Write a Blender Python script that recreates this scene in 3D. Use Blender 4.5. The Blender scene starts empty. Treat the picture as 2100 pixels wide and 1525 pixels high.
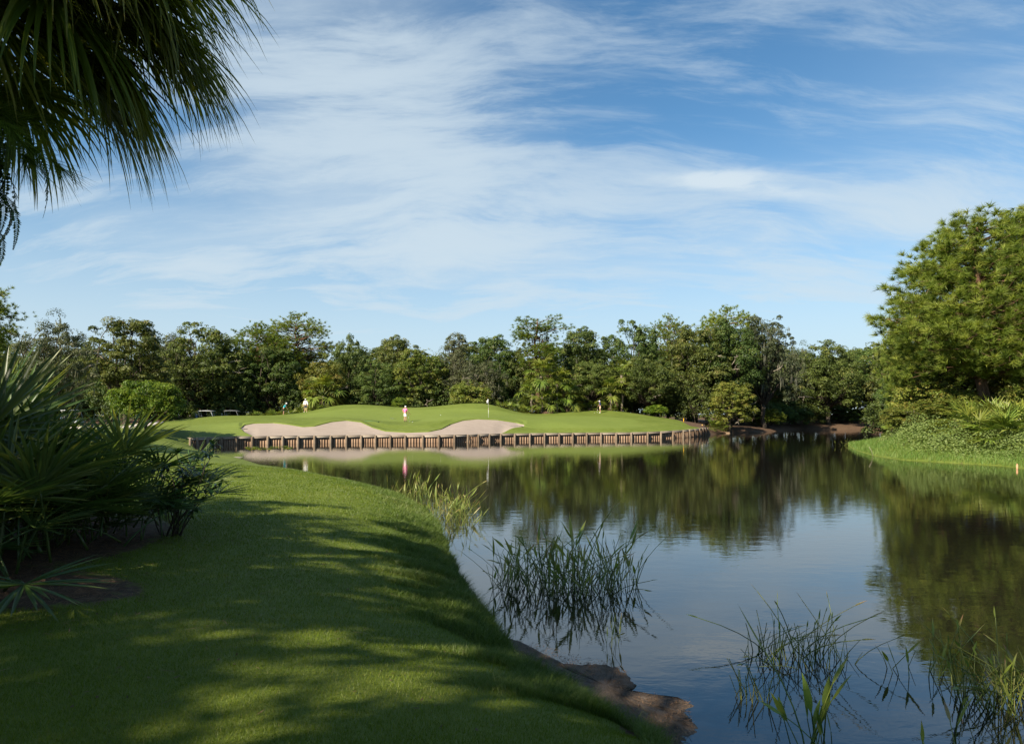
import bpy, math, random
import numpy as np
from mathutils import Vector, Matrix, Euler

# ------------------------------------------------------------------ camera, sky, sun, exposure
SC = bpy.context.scene
COL = SC.collection
F, CX, HY, H = 1400.0, 1050.0, 850.0, 2.75          # focal length in px, centre column, horizon row, eye height above the water
cam_d = bpy.data.cameras.new('camera'); cam = bpy.data.objects.new('camera', cam_d); COL.objects.link(cam)
cam.location = (0, 0, H); cam.rotation_euler = (math.radians(90), 0, 0)
cam_d.sensor_width = 36; cam_d.lens = 36 * F / 2100; cam_d.shift_y = (HY - 762.5) / 2100
cam_d.clip_start = 0.05; cam_d.clip_end = 5000
SC.camera = cam
SUN_AZ, SUN_EL = math.radians(44), math.radians(37)   # to the left of straight behind the camera
S = Vector((-math.sin(SUN_AZ) * math.cos(SUN_EL), -math.cos(SUN_AZ) * math.cos(SUN_EL), math.sin(SUN_EL)))
sun_d = bpy.data.lights.new('sun', 'SUN'); sun_d.energy = 5.0; sun_d.angle = math.radians(0.53); sun_d.color = (1.0, 0.90, 0.72)
sun = bpy.data.objects.new('sun', sun_d); COL.objects.link(sun); sun.location = (-20, -20, 30)
sun.rotation_euler = S.to_track_quat('Z', 'Y').to_euler()
SC.view_settings.view_transform = 'Standard'; SC.view_settings.look = 'None'
SC.view_settings.gamma = 1; SC.view_settings.exposure = 1.15; SC.view_settings.use_curve_mapping = False
SC.render.engine = 'CYCLES'
SC.cycles.max_bounces = 8; SC.cycles.transparent_max_bounces = 8; SC.cycles.caustics_reflective = False; SC.cycles.caustics_refractive = False

W = bpy.data.worlds.new('World'); SC.world = W; W.use_nodes = True
NT = W.node_tree
for n in list(NT.nodes): NT.nodes.remove(n)
class G:
    """tiny node-graph helper"""
    def __init__(s, nt): s.nt = nt
    def n(s, t, **kw):
        x = s.nt.nodes.new(t)
        for k, v in kw.items(): setattr(x, k, v)
        return x
    def put(s, sock, v):
        if isinstance(v, bpy.types.NodeSocket): s.nt.links.new(v, sock)
        elif v is not None: sock.default_value = v
    def m(s, op, a, b=None, c=None, clamp=False):
        x = s.n('ShaderNodeMath', operation=op, use_clamp=clamp)
        for i, v in enumerate((a, b, c)): s.put(x.inputs[i], v)
        return x.outputs[0]
    def v(s, op, a, b=None):
        x = s.n('ShaderNodeVectorMath', operation=op)
        s.put(x.inputs[0], a); s.put(x.inputs[1], b)
        return x.outputs['Value'] if op in ('DOT_PRODUCT', 'LENGTH') else x.outputs[0]
    def comb(s, x, y, z):
        c = s.n('ShaderNodeCombineXYZ')
        for i, q in enumerate((x, y, z)): s.put(c.inputs[i], q)
        return c.outputs[0]
    def noise(s, vec, scale, detail=4, rough=0.55, dist=0.0, lac=2.0):
        x = s.n('ShaderNodeTexNoise'); s.put(x.inputs['Vector'], vec)
        x.inputs['Scale'].default_value = scale; x.inputs['Detail'].default_value = detail
        x.inputs['Roughness'].default_value = rough; x.inputs['Distortion'].default_value = dist; x.inputs['Lacunarity'].default_value = lac
        return x.outputs['Fac']
    def ramp(s, fac, stops, interp='LINEAR'):
        x = s.n('ShaderNodeValToRGB'); s.put(x.inputs[0], fac); cr = x.color_ramp; cr.interpolation = interp
        while len(cr.elements) < len(stops): cr.elements.new(0.5)
        for e, (p, c) in zip(cr.elements, stops):
            e.position = p; e.color = (c[0], c[1], c[2], 1) if not isinstance(c, (int, float)) else (c, c, c, 1)
        return x.outputs[0]
    def mix(s, f, a, b, blend='MIX'):
        x = s.n('ShaderNodeMix', data_type='RGBA', blend_type=blend)
        s.put(x.inputs[0], f)
        for i, v in ((6, a), (7, b)):
            if isinstance(v, (tuple, list)): v = (v[0], v[1], v[2], 1)
            s.put(x.inputs[i], v)
        return x.outputs[2]
    def smooth(s, x, lo, hi):
        r = s.n('ShaderNodeMapRange', interpolation_type='SMOOTHSTEP'); s.put(r.inputs[0], x)
        r.inputs[1].default_value = lo; r.inputs[2].default_value = hi
        return r.outputs[0]
def build_sky():
    g = G(NT)
    sky = g.n('ShaderNodeTexSky', sky_type='NISHITA'); sky.sun_disc = False
    sky.sun_elevation = SUN_EL; sky.sun_rotation = math.pi + SUN_AZ
    sky.altitude = 0; sky.air_density = 1.0; sky.dust_density = 0.35; sky.ozone_density = 3.0
    d = g.v('NORMALIZE', g.n('ShaderNodeTexCoord').outputs['Generated'])
    sep = g.n('ShaderNodeSeparateXYZ'); g.put(sep.inputs[0], d)
    dz = g.m('ADD', g.m('MAXIMUM', sep.outputs[2], 0.0), 0.30)
    px, py = g.m('DIVIDE', sep.outputs[0], dz), g.m('DIVIDE', sep.outputs[1], dz)   # a flat, very high cloud layer
    plane = g.comb(px, py, 0.0)
    warp = g.n('ShaderNodeTexNoise'); g.put(warp.inputs['Vector'], plane); warp.inputs['Scale'].default_value = 1.0; warp.inputs['Detail'].default_value = 3
    wv = g.v('SCALE', g.v('SUBTRACT', warp.outputs['Color'], (0.5, 0.5, 0.5))); wv.node.inputs[3].default_value = 0.55
    pw = g.v('ADD', plane, wv)
    rot = g.n('ShaderNodeMapping'); g.put(rot.inputs[0], pw); rot.inputs['Rotation'].default_value = (0, 0, math.radians(-40)); rot.inputs['Scale'].default_value = (0.95, 3.3, 1)
    streak = g.noise(rot.outputs[0], 1.5, 10, 0.66)
    soft = g.noise(g.v('ADD', pw, (3.1, 7.7, 0)), 1.1, 7, 0.55)
    rot2 = g.n('ShaderNodeMapping'); g.put(rot2.inputs[0], plane); rot2.inputs['Rotation'].default_value = (0, 0, math.radians(35)); rot2.inputs['Scale'].default_value = (0.7, 4.6, 1); rot2.inputs['Location'].default_value = (5.2, 1.7, 0)
    streak2 = g.noise(rot2.outputs[0], 1.5, 9, 0.6, 0.4)
    # cloud banks, each a soft ellipse about a direction of the sky
    tot = None
    def bank(x, y, wa, wb, ang, amp):
        c = Vector((x - CX, F, HY - y)).normalized(); r = c.cross(Vector((0, 0, 1))).normalized(); u = r.cross(c)
        ca, sa = math.cos(math.radians(ang)), math.sin(math.radians(ang))
        a = (r * ca + u * sa) / wa; b = (u * ca - r * sa) / wb
        A = g.v('DOT_PRODUCT', d, tuple(a)); B = g.v('DOT_PRODUCT', d, tuple(b))
        e = g.m('EXPONENT', g.m('MULTIPLY', g.m('ADD', g.m('MULTIPLY', A, A), g.m('MULTIPLY', B, B)), -1.0))
        front = g.smooth(g.v('DOT_PRODUCT', d, tuple(c)), 0.2, 0.6)
        return g.m('MULTIPLY', g.m('MULTIPLY', e, front), amp)
    for bk in BANKS:
        k = bank(*bk); tot = k if tot is None else g.m('ADD', tot, k)
    veil = g.smooth(streak, 0.46, 0.74)
    veil2 = g.smooth(streak2, 0.48, 0.76)
    body = g.m('MULTIPLY', tot, g.m('ADD', g.m('MULTIPLY', g.smooth(soft, 0.32, 0.66), 0.75), g.m('MULTIPLY', g.smooth(streak, 0.40, 0.66), 0.95)))
    dens = g.m('ADD', g.m('MULTIPLY', veil, 0.62), g.m('MULTIPLY', veil2, 0.52))
    lens = bank(1475, 366, 0.060, 0.0110, -3, 1.15)
    lens2 = bank(1560, 388, 0.075, 0.008, -14, 0.7)
    ln = g.m('MULTIPLY', g.m('ADD', lens, lens2), g.m('ADD', 0.35, g.smooth(g.noise(g.v('MULTIPLY', d, (1.0, 1.0, 4.0)), 16, 6, 0.6, 0.3), 0.3, 0.65)))
    dens = g.m('ADD', g.m('ADD', dens, body), ln)
    dens = g.m('MULTIPLY', g.m('SUBTRACT', 1.0, g.m('EXPONENT', g.m('MULTIPLY', dens, -1.5))), 0.97)
    low = g.smooth(sep.outputs[2], 0.36, 0.03)
    dens = g.m('MAXIMUM', g.m('ADD', g.m('MULTIPLY', dens, 0.9), g.m('MULTIPLY', low, 0.12)), g.m('MULTIPLY', low, 0.86))
    col = g.mix(dens, g.mix(1.0, sky.outputs[0], SKY_TINT, 'MULTIPLY'), CLOUD)
    col = g.mix(g.m('MULTIPLY', g.m('MINIMUM', ln, 1.0), 0.35), col, (6.0, 6.6, 6.9))
    bg = g.n('ShaderNodeBackground'); g.put(bg.inputs[0], col); bg.inputs[1].default_value = SKY_STRENGTH
    out = g.n('ShaderNodeOutputWorld'); NT.links.new(bg.outputs[0], out.inputs[0])
SKY_STRENGTH = 0.062
SKY_TINT = (0.66, 1.00, 1.08)
CLOUD = (4.7, 5.55, 6.15)
BANKS = [(600, 330, 0.17, 0.17, -20, 0.60), (800, 430, 0.17, 0.10, 25, 0.50), (640, 520, 0.26, 0.055, 10, 0.7),
         (600, 90, 0.13, 0.12, -35, 0.55), (830, 250, 0.24, 0.11, -48, 0.62), (950, 400, 0.10, 0.14, 30, 0.35),
         (1400, 510, 0.42, 0.06, 4, 0.48), (1800, 540, 0.32, 0.07, 4, 0.48), (1000, 640, 0.6, 0.04, 0, 0.30),
         (250, 500, 0.25, 0.06, -22, 0.42), (1850, 450, 0.18, 0.03, 2, 0.35), (1150, 440, 0.2, 0.05, 14, 0.35),
         (1950, 250, 0.16, 0.10, 15, 0.22), (1080, 80, 0.06, 0.03, 35, 0.2)]
build_sky()

# ------------------------------------------------------------------ helpers
RNG = np.random.default_rng(7)
random.seed(11)
def P(x, y, D):                      # photo pixel + depth in metres -> point
    return ((x - CX) / F * D, D, H - (y - HY) * D / F)
def Wp(x, y):                        # photo pixel on the water plane -> (X, Y)
    D = F * H / (y - HY); return ((x - CX) / F * D, D)
def link(o, parent=None):
    COL.objects.link(o)
    if parent is not None: o.parent = parent
    return o
def tag(o, label=None, cat=None, group=None, kind=None):
    for k, v in (('label', label), ('category', cat), ('group', group), ('kind', kind)):
        if v: o[k] = v
    return o
def empty(name, loc=(0, 0, 0), rz=0.0, sc=None):
    o = bpy.data.objects.new(name, None); o.location = loc; o.rotation_euler = (0, 0, rz); o.empty_display_size = 0.1
    if sc is not None: o.scale = sc if isinstance(sc, (tuple, list)) else (sc, sc, sc)
    return link(o)
def make_mesh(name, V, Fs, mats=None, smooth=False, attrs=None, midx=None):
    """V (N,3); Fs: list of (M,k) integer arrays"""
    me = bpy.data.meshes.new(name)
    V = np.asarray(V, dtype=np.float32)
    if not isinstance(Fs, list) or isinstance(Fs[0][0], int): Fs = [Fs]
    Fs = [np.asarray(f, dtype=np.int32) for f in Fs if len(f)]
    me.vertices.add(len(V)); me.vertices.foreach_set('co', V.ravel())
    loops = np.concatenate([f.ravel() for f in Fs]); starts = []; tots = []; s = 0
    for f in Fs:
        k = f.shape[1]; starts.append(s + np.arange(len(f)) * k); tots.append(np.full(len(f), k)); s += f.size
    starts = np.concatenate(starts).astype(np.int32); tots = np.concatenate(tots).astype(np.int32)
    me.loops.add(len(loops)); me.loops.foreach_set('vertex_index', loops)
    me.polygons.add(len(starts)); me.polygons.foreach_set('loop_start', starts); me.polygons.foreach_set('loop_total', tots)
    if smooth: me.polygons.foreach_set('use_smooth', np.ones(len(starts), dtype=bool))
    if midx is not None: me.polygons.foreach_set('material_index', np.asarray(midx, dtype=np.int32))
    me.update(calc_edges=True)
    for k, a in (attrs or {}).items():
        at = me.attributes.new(k, 'FLOAT', 'POINT'); at.data.foreach_set('value', np.asarray(a, dtype=np.float32))
    for m in (mats if isinstance(mats, (list, tuple)) else [mats] if mats else []): me.materials.append(m)
    return me
def mobj(name, me, parent=None, loc=None, rot=None, sc=None):
    o = bpy.data.objects.new(name, me)
    if loc is not None: o.location = loc
    if rot is not None: o.rotation_euler = rot
    if sc is not None: o.scale = sc if isinstance(sc, (tuple, list)) else (sc, sc, sc)
    return link(o, parent)
class MB:
    """collects shapes into one mesh"""
    def __init__(s): s.V = []; s.F3 = []; s.F4 = []; s.n = 0; s.A = []
    def add(s, V, F, a=0.5):
        V = np.asarray(V, dtype=float).reshape(-1, 3); F = np.asarray(F, dtype=int)
        if len(F):
            (s.F3 if F.shape[1] == 3 else s.F4).append(F + s.n)
        s.V.append(V); s.A.append(np.full(len(V), a) if np.isscalar(a) else np.asarray(a)); s.n += len(V)
    def tube(s, pts, rad, n=7, a=0.5, cap=True):
        pts = np.asarray(pts, dtype=float); m = len(pts); rad = np.broadcast_to(np.asarray(rad, dtype=float), (m,))
        t = np.gradient(pts, axis=0); t /= np.linalg.norm(t, axis=1)[:, None] + 1e-9
        ref = np.array([0, 0, 1.0]) if abs(t[0][2]) < 0.8 else np.array([1.0, 0, 0])
        V = []
        for i in range(m):
            u = np.cross(t[i], ref); u /= np.linalg.norm(u) + 1e-9; w = np.cross(t[i], u); ref = ref if abs(np.dot(t[i], ref)) < 0.95 else w
            an = np.arange(n) * 2 * np.pi / n
            V.append(pts[i] + rad[i] * (np.cos(an)[:, None] * u + np.sin(an)[:, None] * w))
        b = s.n; V = np.concatenate(V + [pts[:1], pts[-1:]])
        i, j = np.meshgrid(np.arange(m - 1), np.arange(n), indexing='ij'); i = i.ravel(); j = j.ravel(); k = (j + 1) % n
        q = np.stack([i * n + j, i * n + k, (i + 1) * n + k, (i + 1) * n + j], 1)
        s.F4.append(q + b)
        if cap:
            jj = np.arange(n); kk = (jj + 1) % n
            s.F3.append(np.stack([np.full(n, m * n), kk, jj], 1) + b); s.F3.append(np.stack([np.full(n, m * n + 1), (m - 1) * n + jj, (m - 1) * n + kk], 1) + b)
        s.V.append(V); s.A.append(np.full(len(V), a)); s.n += len(V)
    def box(s, c, size, rot=None, a=0.5, taper=1.0):
        x, y, z = np.asarray(size) / 2.0
        V = np.array([[sx * x * (taper if sz > 0 else 1), sy * y * (taper if sz > 0 else 1), sz * z] for sz in (-1, 1) for sy in (-1, 1) for sx in (-1, 1)])
        if rot is not None: V = V @ np.array(Euler(rot).to_matrix()).T
        s.add(V + np.asarray(c), [[0, 2, 3, 1], [4, 5, 7, 6], [0, 1, 5, 4], [2, 6, 7, 3], [0, 4, 6, 2], [1, 3, 7, 5]], a)
    def mesh(s, name, mats, smooth=False, attr='v'):
        Fs = []
        if s.F4: Fs.append(np.concatenate(s.F4))
        if s.F3: Fs.append(np.concatenate(s.F3))
        return make_mesh(name, np.concatenate(s.V), Fs, mats, smooth, {attr: np.concatenate(s.A)})
def unit(a): return a / (np.linalg.norm(a, axis=-1, keepdims=True) + 1e-9)
def rand_dirs(n): return unit(RNG.normal(size=(n, 3)))
def leaf_quads(C, A, Sd, L, Wd, fold=0.0):
    """diamond leaves: centres, long axes, side axes, lengths, widths -> V, F"""
    L = np.asarray(L).reshape(-1, 1); Wd = np.asarray(Wd).reshape(-1, 1)
    N = np.cross(A, Sd)
    V = np.stack([C - A * L / 2, C + Sd * Wd / 2 - A * L * 0.08 + N * Wd * fold, C + A * L / 2, C - Sd * Wd / 2 - A * L * 0.08 + N * Wd * fold], 1).reshape(-1, 3)
    return V, np.arange(len(C) * 4).reshape(-1, 4)

# ------------------------------------------------------------------ materials
def mat(name):
    m = bpy.data.materials.new(name); m.use_nodes = True
    for n in list(m.node_tree.nodes): m.node_tree.nodes.remove(n)
    g = G(m.node_tree); out = g.n('ShaderNodeOutputMaterial')
    return m, g, out
def principled(g, col, rough=0.6, spec=0.3, metal=0.0, normal=None):
    b = g.n('ShaderNodeBsdfPrincipled')
    if isinstance(col, (tuple, list)): col = (col[0], col[1], col[2], 1)
    g.put(b.inputs['Base Color'], col); g.put(b.inputs['Roughness'], rough); b.inputs['Metallic'].default_value = metal
    b.inputs['Specular IOR Level'].default_value = spec
    if normal is not None: g.put(b.inputs['Normal'], normal)
    return b
def bump(g, hgt, strength=0.3, dist=0.02):
    b = g.n('ShaderNodeBump'); b.inputs['Strength'].default_value = strength; b.inputs['Distance'].default_value = dist; g.put(b.inputs['Height'], hgt)
    return b.outputs[0]
def attr(g, n):
    a = g.n('ShaderNodeAttribute', attribute_name=n); return a.outputs['Fac']
def foliage(name, stops, trans=0.32, rough=0.5, spec=0.25, hue=0.045, val=0.45, tcol=1.25):
    m, g, out = mat(name)
    c = g.ramp(attr(g, 'v'), stops)
    oi = g.n('ShaderNodeObjectInfo')
    hs = g.n('ShaderNodeHueSaturation'); g.put(hs.inputs['Color'], c)
    r = oi.outputs['Random']
    g.put(hs.inputs['Hue'], g.m('ADD', 0.5 - hue / 2, g.m('MULTIPLY', r, hue)))
    r2 = g.m('FRACT', g.m('MULTIPLY', r, 17.31))
    g.put(hs.inputs['Value'], g.m('ADD', 1 - val / 2, g.m('MULTIPLY', r2, val)))
    c = hs.outputs[0]
    b = principled(g, c, rough, spec)
    t = g.n('ShaderNodeBsdfTranslucent'); g.put(t.inputs[0], g.mix(1.0, c, (tcol * 1.05, tcol, tcol * 0.55), 'MULTIPLY'))
    mx = g.n('ShaderNodeMixShader'); mx.inputs[0].default_value = trans
    m.node_tree.links.new(b.outputs[0], mx.inputs[1]); m.node_tree.links.new(t.outputs[0], mx.inputs[2]); m.node_tree.links.new(mx.outputs[0], out.inputs[0])
    return m
def plain(name, col, rough=0.6, spec=0.3, metal=0.0, var=0.0, scale=8.0, bmp=0.0):
    m, g, out = mat(name)
    c = col; nrm = None
    if var or bmp:
        oc = g.n('ShaderNodeTexCoord').outputs['Object']; nz = g.noise(oc, scale, 5, 0.6)
        c = g.mix(nz, tuple(v * (1 - var) for v in col), tuple(v * (1 + var) for v in col))
        if bmp: nrm = bump(g, nz, bmp, 0.02)
    b = principled(g, c, rough, spec, metal, nrm); m.node_tree.links.new(b.outputs[0], out.inputs[0])
    return m
def bark(name, c0, c1, scale=6.0):
    m, g, out = mat(name)
    oc = g.n('ShaderNodeTexCoord').outputs['Object']
    mp = g.n('ShaderNodeMapping'); g.put(mp.inputs[0], oc); mp.inputs['Scale'].default_value = (1, 1, 0.22)
    nz = g.noise(mp.outputs[0], scale, 6, 0.65, 0.4)
    b = principled(g, g.ramp(nz, [(0.3, c0), (0.7, c1)]), 0.9, 0.1, 0, bump(g, nz, 0.7, 0.05)); m.node_tree.links.new(b.outputs[0], out.inputs[0])
    return m
M = {}
M['oak'] = foliage('oak_leaves', [(0.0, (0.032, 0.052, 0.011)), (0.45, (0.080, 0.116, 0.025)), (0.8, (0.138, 0.168, 0.040)), (1.0, (0.21, 0.18, 0.06))])
M['oak_grey'] = foliage('moss_oak_leaves', [(0.0, (0.045, 0.056, 0.024)), (0.5, (0.108, 0.124, 0.056)), (1.0, (0.21, 0.20, 0.12))])
M['vine'] = foliage('vine_leaves', [(0.0, (0.050, 0.075, 0.012)), (0.5, (0.150, 0.175, 0.028)), (0.85, (0.25, 0.235, 0.05)), (1.0, (0.28, 0.17, 0.05))])
M['lush'] = foliage('bright_leaves', [(0.0, (0.025, 0.050, 0.004)), (0.5, (0.110, 0.155, 0.012)), (1.0, (0.25, 0.27, 0.03))])
M['pine'] = foliage('pine_needles', [(0.0, (0.050, 0.085, 0.012)), (0.5, (0.145, 0.205, 0.030)), (1.0, (0.27, 0.31, 0.06))], 0.4)
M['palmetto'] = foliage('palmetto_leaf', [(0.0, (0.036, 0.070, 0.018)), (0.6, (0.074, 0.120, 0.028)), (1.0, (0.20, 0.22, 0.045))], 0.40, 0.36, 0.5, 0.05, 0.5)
M['palmetto_sun'] = foliage('sunny_palmetto_leaf', [(0.0, (0.07, 0.105, 0.016)), (0.6, (0.155, 0.20, 0.030)), (1.0, (0.28, 0.27, 0.06))], 0.30, 0.4, 0.4, 0.05, 0.5)  # lighter copy of the palmetto leaf, sunlight put into its colour
M['cabbage'] = foliage('cabbage_palm_leaf', [(0.0, (0.055, 0.085, 0.010)), (0.6, (0.135, 0.165, 0.020)), (1.0, (0.26, 0.24, 0.06))], 0.5, 0.4, 0.4, 0.04, 0.4)
M['dead_frond'] = foliage('dry_palm_leaf', [(0.0, (0.075, 0.050, 0.028)), (1.0, (0.20, 0.14, 0.085))], 0.2, 0.7, 0.1)
M['fern'] = foliage('fern_leaf', [(0.0, (0.025, 0.060, 0.010)), (1.0, (0.075, 0.125, 0.015))], 0.35)
M['reed'] = foliage('reed_leaf', [(0.0, (0.07, 0.115, 0.018)), (0.6, (0.17, 0.225, 0.04)), (0.85, (0.28, 0.28, 0.08)), (1.0, (0.32, 0.20, 0.10))], 0.42, 0.4, 0.4, 0.04, 0.5)
M['cover'] = foliage('ground_cover_leaf', [(0.0, (0.06, 0.10, 0.022)), (0.5, (0.12, 0.175, 0.042)), (1.0, (0.19, 0.235, 0.075))], 0.3)
M['blade'] = foliage('grass_blade', [(0.0, (0.060, 0.102, 0.003)), (0.5, (0.114, 0.166, 0.006)), (0.85, (0.19, 0.215, 0.03)), (1.0, (0.26, 0.23, 0.08))], 0.38, 0.45, 0.3, 0.0, 0.0)
M['rough'] = foliage('long_grass_blade', [(0.0, (0.060, 0.105, 0.015)), (0.5, (0.120, 0.175, 0.032)), (1.0, (0.24, 0.25, 0.09))], 0.38, 0.45, 0.3, 0.0, 0.0)
M['moss'] = foliage('spanish_moss', [(0.0, (0.10, 0.105, 0.075)), (1.0, (0.22, 0.21, 0.16))], 0.3, 0.9, 0.05)
M['bark_oak'] = bark('oak_bark', (0.025, 0.020, 0.015), (0.09, 0.074, 0.056))
M['bark_pine'] = bark('pine_bark', (0.05, 0.030, 0.020), (0.19, 0.11, 0.07))
M['bark_palm'] = bark('palm_bark', (0.06, 0.05, 0.035), (0.20, 0.165, 0.125))
M['dead_wood'] = bark('dead_wood', (0.22, 0.18, 0.14), (0.42, 0.36, 0.29))
M['straw'] = plain('dead_vine', (0.17, 0.085, 0.05), 0.9, 0.1, 0, 0.4)

def lawn_material():
    m, g, out = mat('lawn')
    oc = g.n('ShaderNodeTexCoord').outputs['Object']
    big = g.noise(oc, 0.35, 4, 0.6); mid = g.noise(oc, 2.3, 5, 0.65); fine = g.noise(oc, 38, 4, 0.7)
    grass = g.ramp(g.m('ADD', g.m('MULTIPLY', big, 0.35), g.m('ADD', g.m('MULTIPLY', mid, 0.35), g.m('MULTIPLY', fine, 0.3))),
                   [(0.30, (0.062, 0.088, 0.010)), (0.50, (0.104, 0.134, 0.021)), (0.70, (0.156, 0.180, 0.042))])
    mp = g.n('ShaderNodeMapping'); g.put(mp.inputs[0], oc); mp.inputs['Rotation'].default_value = (0, 0, math.radians(17)); mp.inputs['Scale'].default_value = (0.12, 0.85, 1)
    wv = g.n('ShaderNodeTexWave'); g.put(wv.inputs[0], mp.outputs[0]); wv.bands_direction = 'Y'; wv.inputs['Scale'].default_value = 0.42; wv.inputs['Distortion'].default_value = 1.2; wv.inputs['Detail'].default_value = 2
    cut = attr(g, 'cut')
    grass = g.mix(g.m('MULTIPLY', cut, g.m('MULTIPLY', g.smooth(wv.outputs['Fac'], 0.3, 0.7), 0.45)), grass, (0.165, 0.205, 0.050))
    grass = g.mix(g.m('MULTIPLY', cut, 0.45), grass, (0.132, 0.172, 0.032))
    soil = g.ramp(g.m('ADD', g.m('MULTIPLY', g.noise(oc, 9, 6, 0.7), 0.6), g.m('MULTIPLY', g.noise(oc, 60, 3, 0.7), 0.4)), [(0.34, (0.030, 0.019, 0.012)), (0.5, (0.085, 0.052, 0.033)), (0.68, (0.20, 0.135, 0.09))])
    sfac = g.smooth(g.m('ADD', attr(g, 'soil'), g.m('MULTIPLY', g.m('SUBTRACT', g.noise(oc, 3.1, 6, 0.75), 0.5), 1.5)), 0.35, 0.65)
    col = g.mix(sfac, grass, soil)
    bh = g.m('ADD', g.m('MULTIPLY', fine, 0.6), g.m('MULTIPLY', mid, 0.8))
    b = principled(g, col, 0.75, 0.15, 0, bump(g, bh, 0.55, 0.03)); m.node_tree.links.new(b.outputs[0], out.inputs[0])
    return m
M['lawn'] = lawn_material()
def sand_material():
    m, g, out = mat('bunker_sand')
    oc = g.n('ShaderNodeTexCoord').outputs['Object']
    mp = g.n('ShaderNodeMapping'); g.put(mp.inputs[0], oc); mp.inputs['Scale'].default_value = (0.5, 3.2, 1)
    nz = g.noise(mp.outputs[0], 1.6, 6, 0.65); fine = g.noise(oc, 14, 4, 0.7)
    c = g.ramp(g.m('ADD', g.m('MULTIPLY', nz, 0.6), g.m('MULTIPLY', fine, 0.4)), [(0.3, (0.225, 0.180, 0.150)), (0.7, (0.315, 0.262, 0.224))])
    b = principled(g, c, 0.95, 0.05, 0, bump(g, g.m('ADD', nz, g.m('MULTIPLY', fine, 0.3)), 0.5, 0.06)); m.node_tree.links.new(b.outputs[0], out.inputs[0])
    return m
M['sand'] = sand_material()
def wood_material(name, c0, c1, c2):
    m, g, out = mat(name)
    oc = g.n('ShaderNodeTexCoord').outputs['Object']; oi = g.n('ShaderNodeObjectInfo').outputs['Random']
    mp = g.n('ShaderNodeMapping'); g.put(mp.inputs[0], g.v('ADD', oc, g.comb(g.m('MULTIPLY', oi, 31.0), 0.0, 0.0))); mp.inputs['Scale'].default_value = (14, 14, 1.3)
    nz = g.noise(mp.outputs[0], 1.5, 6, 0.65, 0.3)
    c = g.ramp(g.m('ADD', g.m('MULTIPLY', nz, 0.6), g.m('MULTIPLY', oi, 0.4)), [(0.25, c0), (0.5, c1), (0.8, c2)])
    b = principled(g, c, 0.85, 0.15, 0, bump(g, nz, 0.5, 0.01)); m.node_tree.links.new(b.outputs[0], out.inputs[0])
    return m
M['plank'] = wood_material('weathered_plank', (0.17, 0.108, 0.070), (0.235, 0.152, 0.10), (0.30, 0.205, 0.14))
M['pile'] = wood_material('weathered_pile', (0.13, 0.092, 0.062), (0.20, 0.15, 0.105), (0.27, 0.21, 0.155))
M['cap'] = wood_material('weathered_cap', (0.24, 0.19, 0.145), (0.33, 0.27, 0.21), (0.42, 0.36, 0.29))
def water_material():
    m, g, out = mat('pond_water')
    oc = g.n('ShaderNodeTexCoord').outputs['Object']
    mp = g.n('ShaderNodeMapping'); g.put(mp.inputs[0], oc); mp.inputs['Scale'].default_value = (1.0, 1.9, 1)
    n1 = g.noise(mp.outputs[0], 1.7, 4, 0.55, 0.3); n2 = g.noise(mp.outputs[0], 9.0, 3, 0.5)
    patch = g.smooth(g.noise(oc, 0.16, 3, 0.5), 0.40, 0.62)
    hgt = g.m('ADD', g.m('MULTIPLY', n1, 1.0), g.m('MULTIPLY', n2, g.m('ADD', 0.05, g.m('MULTIPLY', patch, 0.15))))
    nrm = bump(g, hgt, 0.07, 0.035)
    b = principled(g, (0.009, 0.0085, 0.006), 0.015, 0.5, 0, nrm); b.inputs['IOR'].default_value = 2.0
    m.node_tree.links.new(b.outputs[0], out.inputs[0])
    return m
M['water'] = water_material()

# ------------------------------------------------------------------ terrain
WALL = [(388, 58.9), (402, 59.6), (424, 60.8), (453, 61.7), (484, 62.6), (517, 63.3), (549, 63.9), (580, 64.3), (611, 64.8), (645, 65.4), (678, 66.0), (710, 66.5), (741, 66.9),
        (770.5, 67.1), (801, 67.2), (832, 67.3), (867.6, 67.3), (900, 67.4), (931, 67.8), (958, 68.8), (979.6, 69.9), (1002.5, 70.9), (1026, 71.9), (1055, 72.6), (1086, 73.2), (1116, 73.8),
        (1146, 74.3), (1174, 74.8), (1202.5, 75.3), (1232, 75.8), (1263, 76.2), (1294, 76.8), (1327, 77.5), (1354, 78.5), (1378, 79.8), (1399, 81.3), (1412, 82.6), (1423, 84.0), (1432, 85.5), (1439, 87.0), (1444, 88.4), (1449, 90.0)]
WALL_TOP = lambda x: 0.74 + 0.30 * np.clip((np.asarray(x, dtype=float) - 1300) / 150, 0, 1) ** 1.5
wallX = [(x - CX) / F * D for x, D in WALL]; wallY = [D for _, D in WALL]
POND = [Wp(1345, 1525), Wp(1280, 1490), Wp(1185, 1440), Wp(1100, 1385), Wp(1030, 1312), Wp(996, 1265), Wp(970, 1228), Wp(952, 1198), Wp(936, 1165), Wp(922, 1130), (-1.55, 15.4), (-2.15, 18.3), (-3.2, 21.2), (-4.9, 24.2), (-7.3, 27.8),
        (-10, 31.5), (-13, 36), (-16, 41), (-17.9, 44), (-20.2, 46.5), (-22.3, 49.5), (-24.6, 53), (-26.6, 57.2), (wallX[0] - 0.3, wallY[0] - 0.4)]
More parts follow.
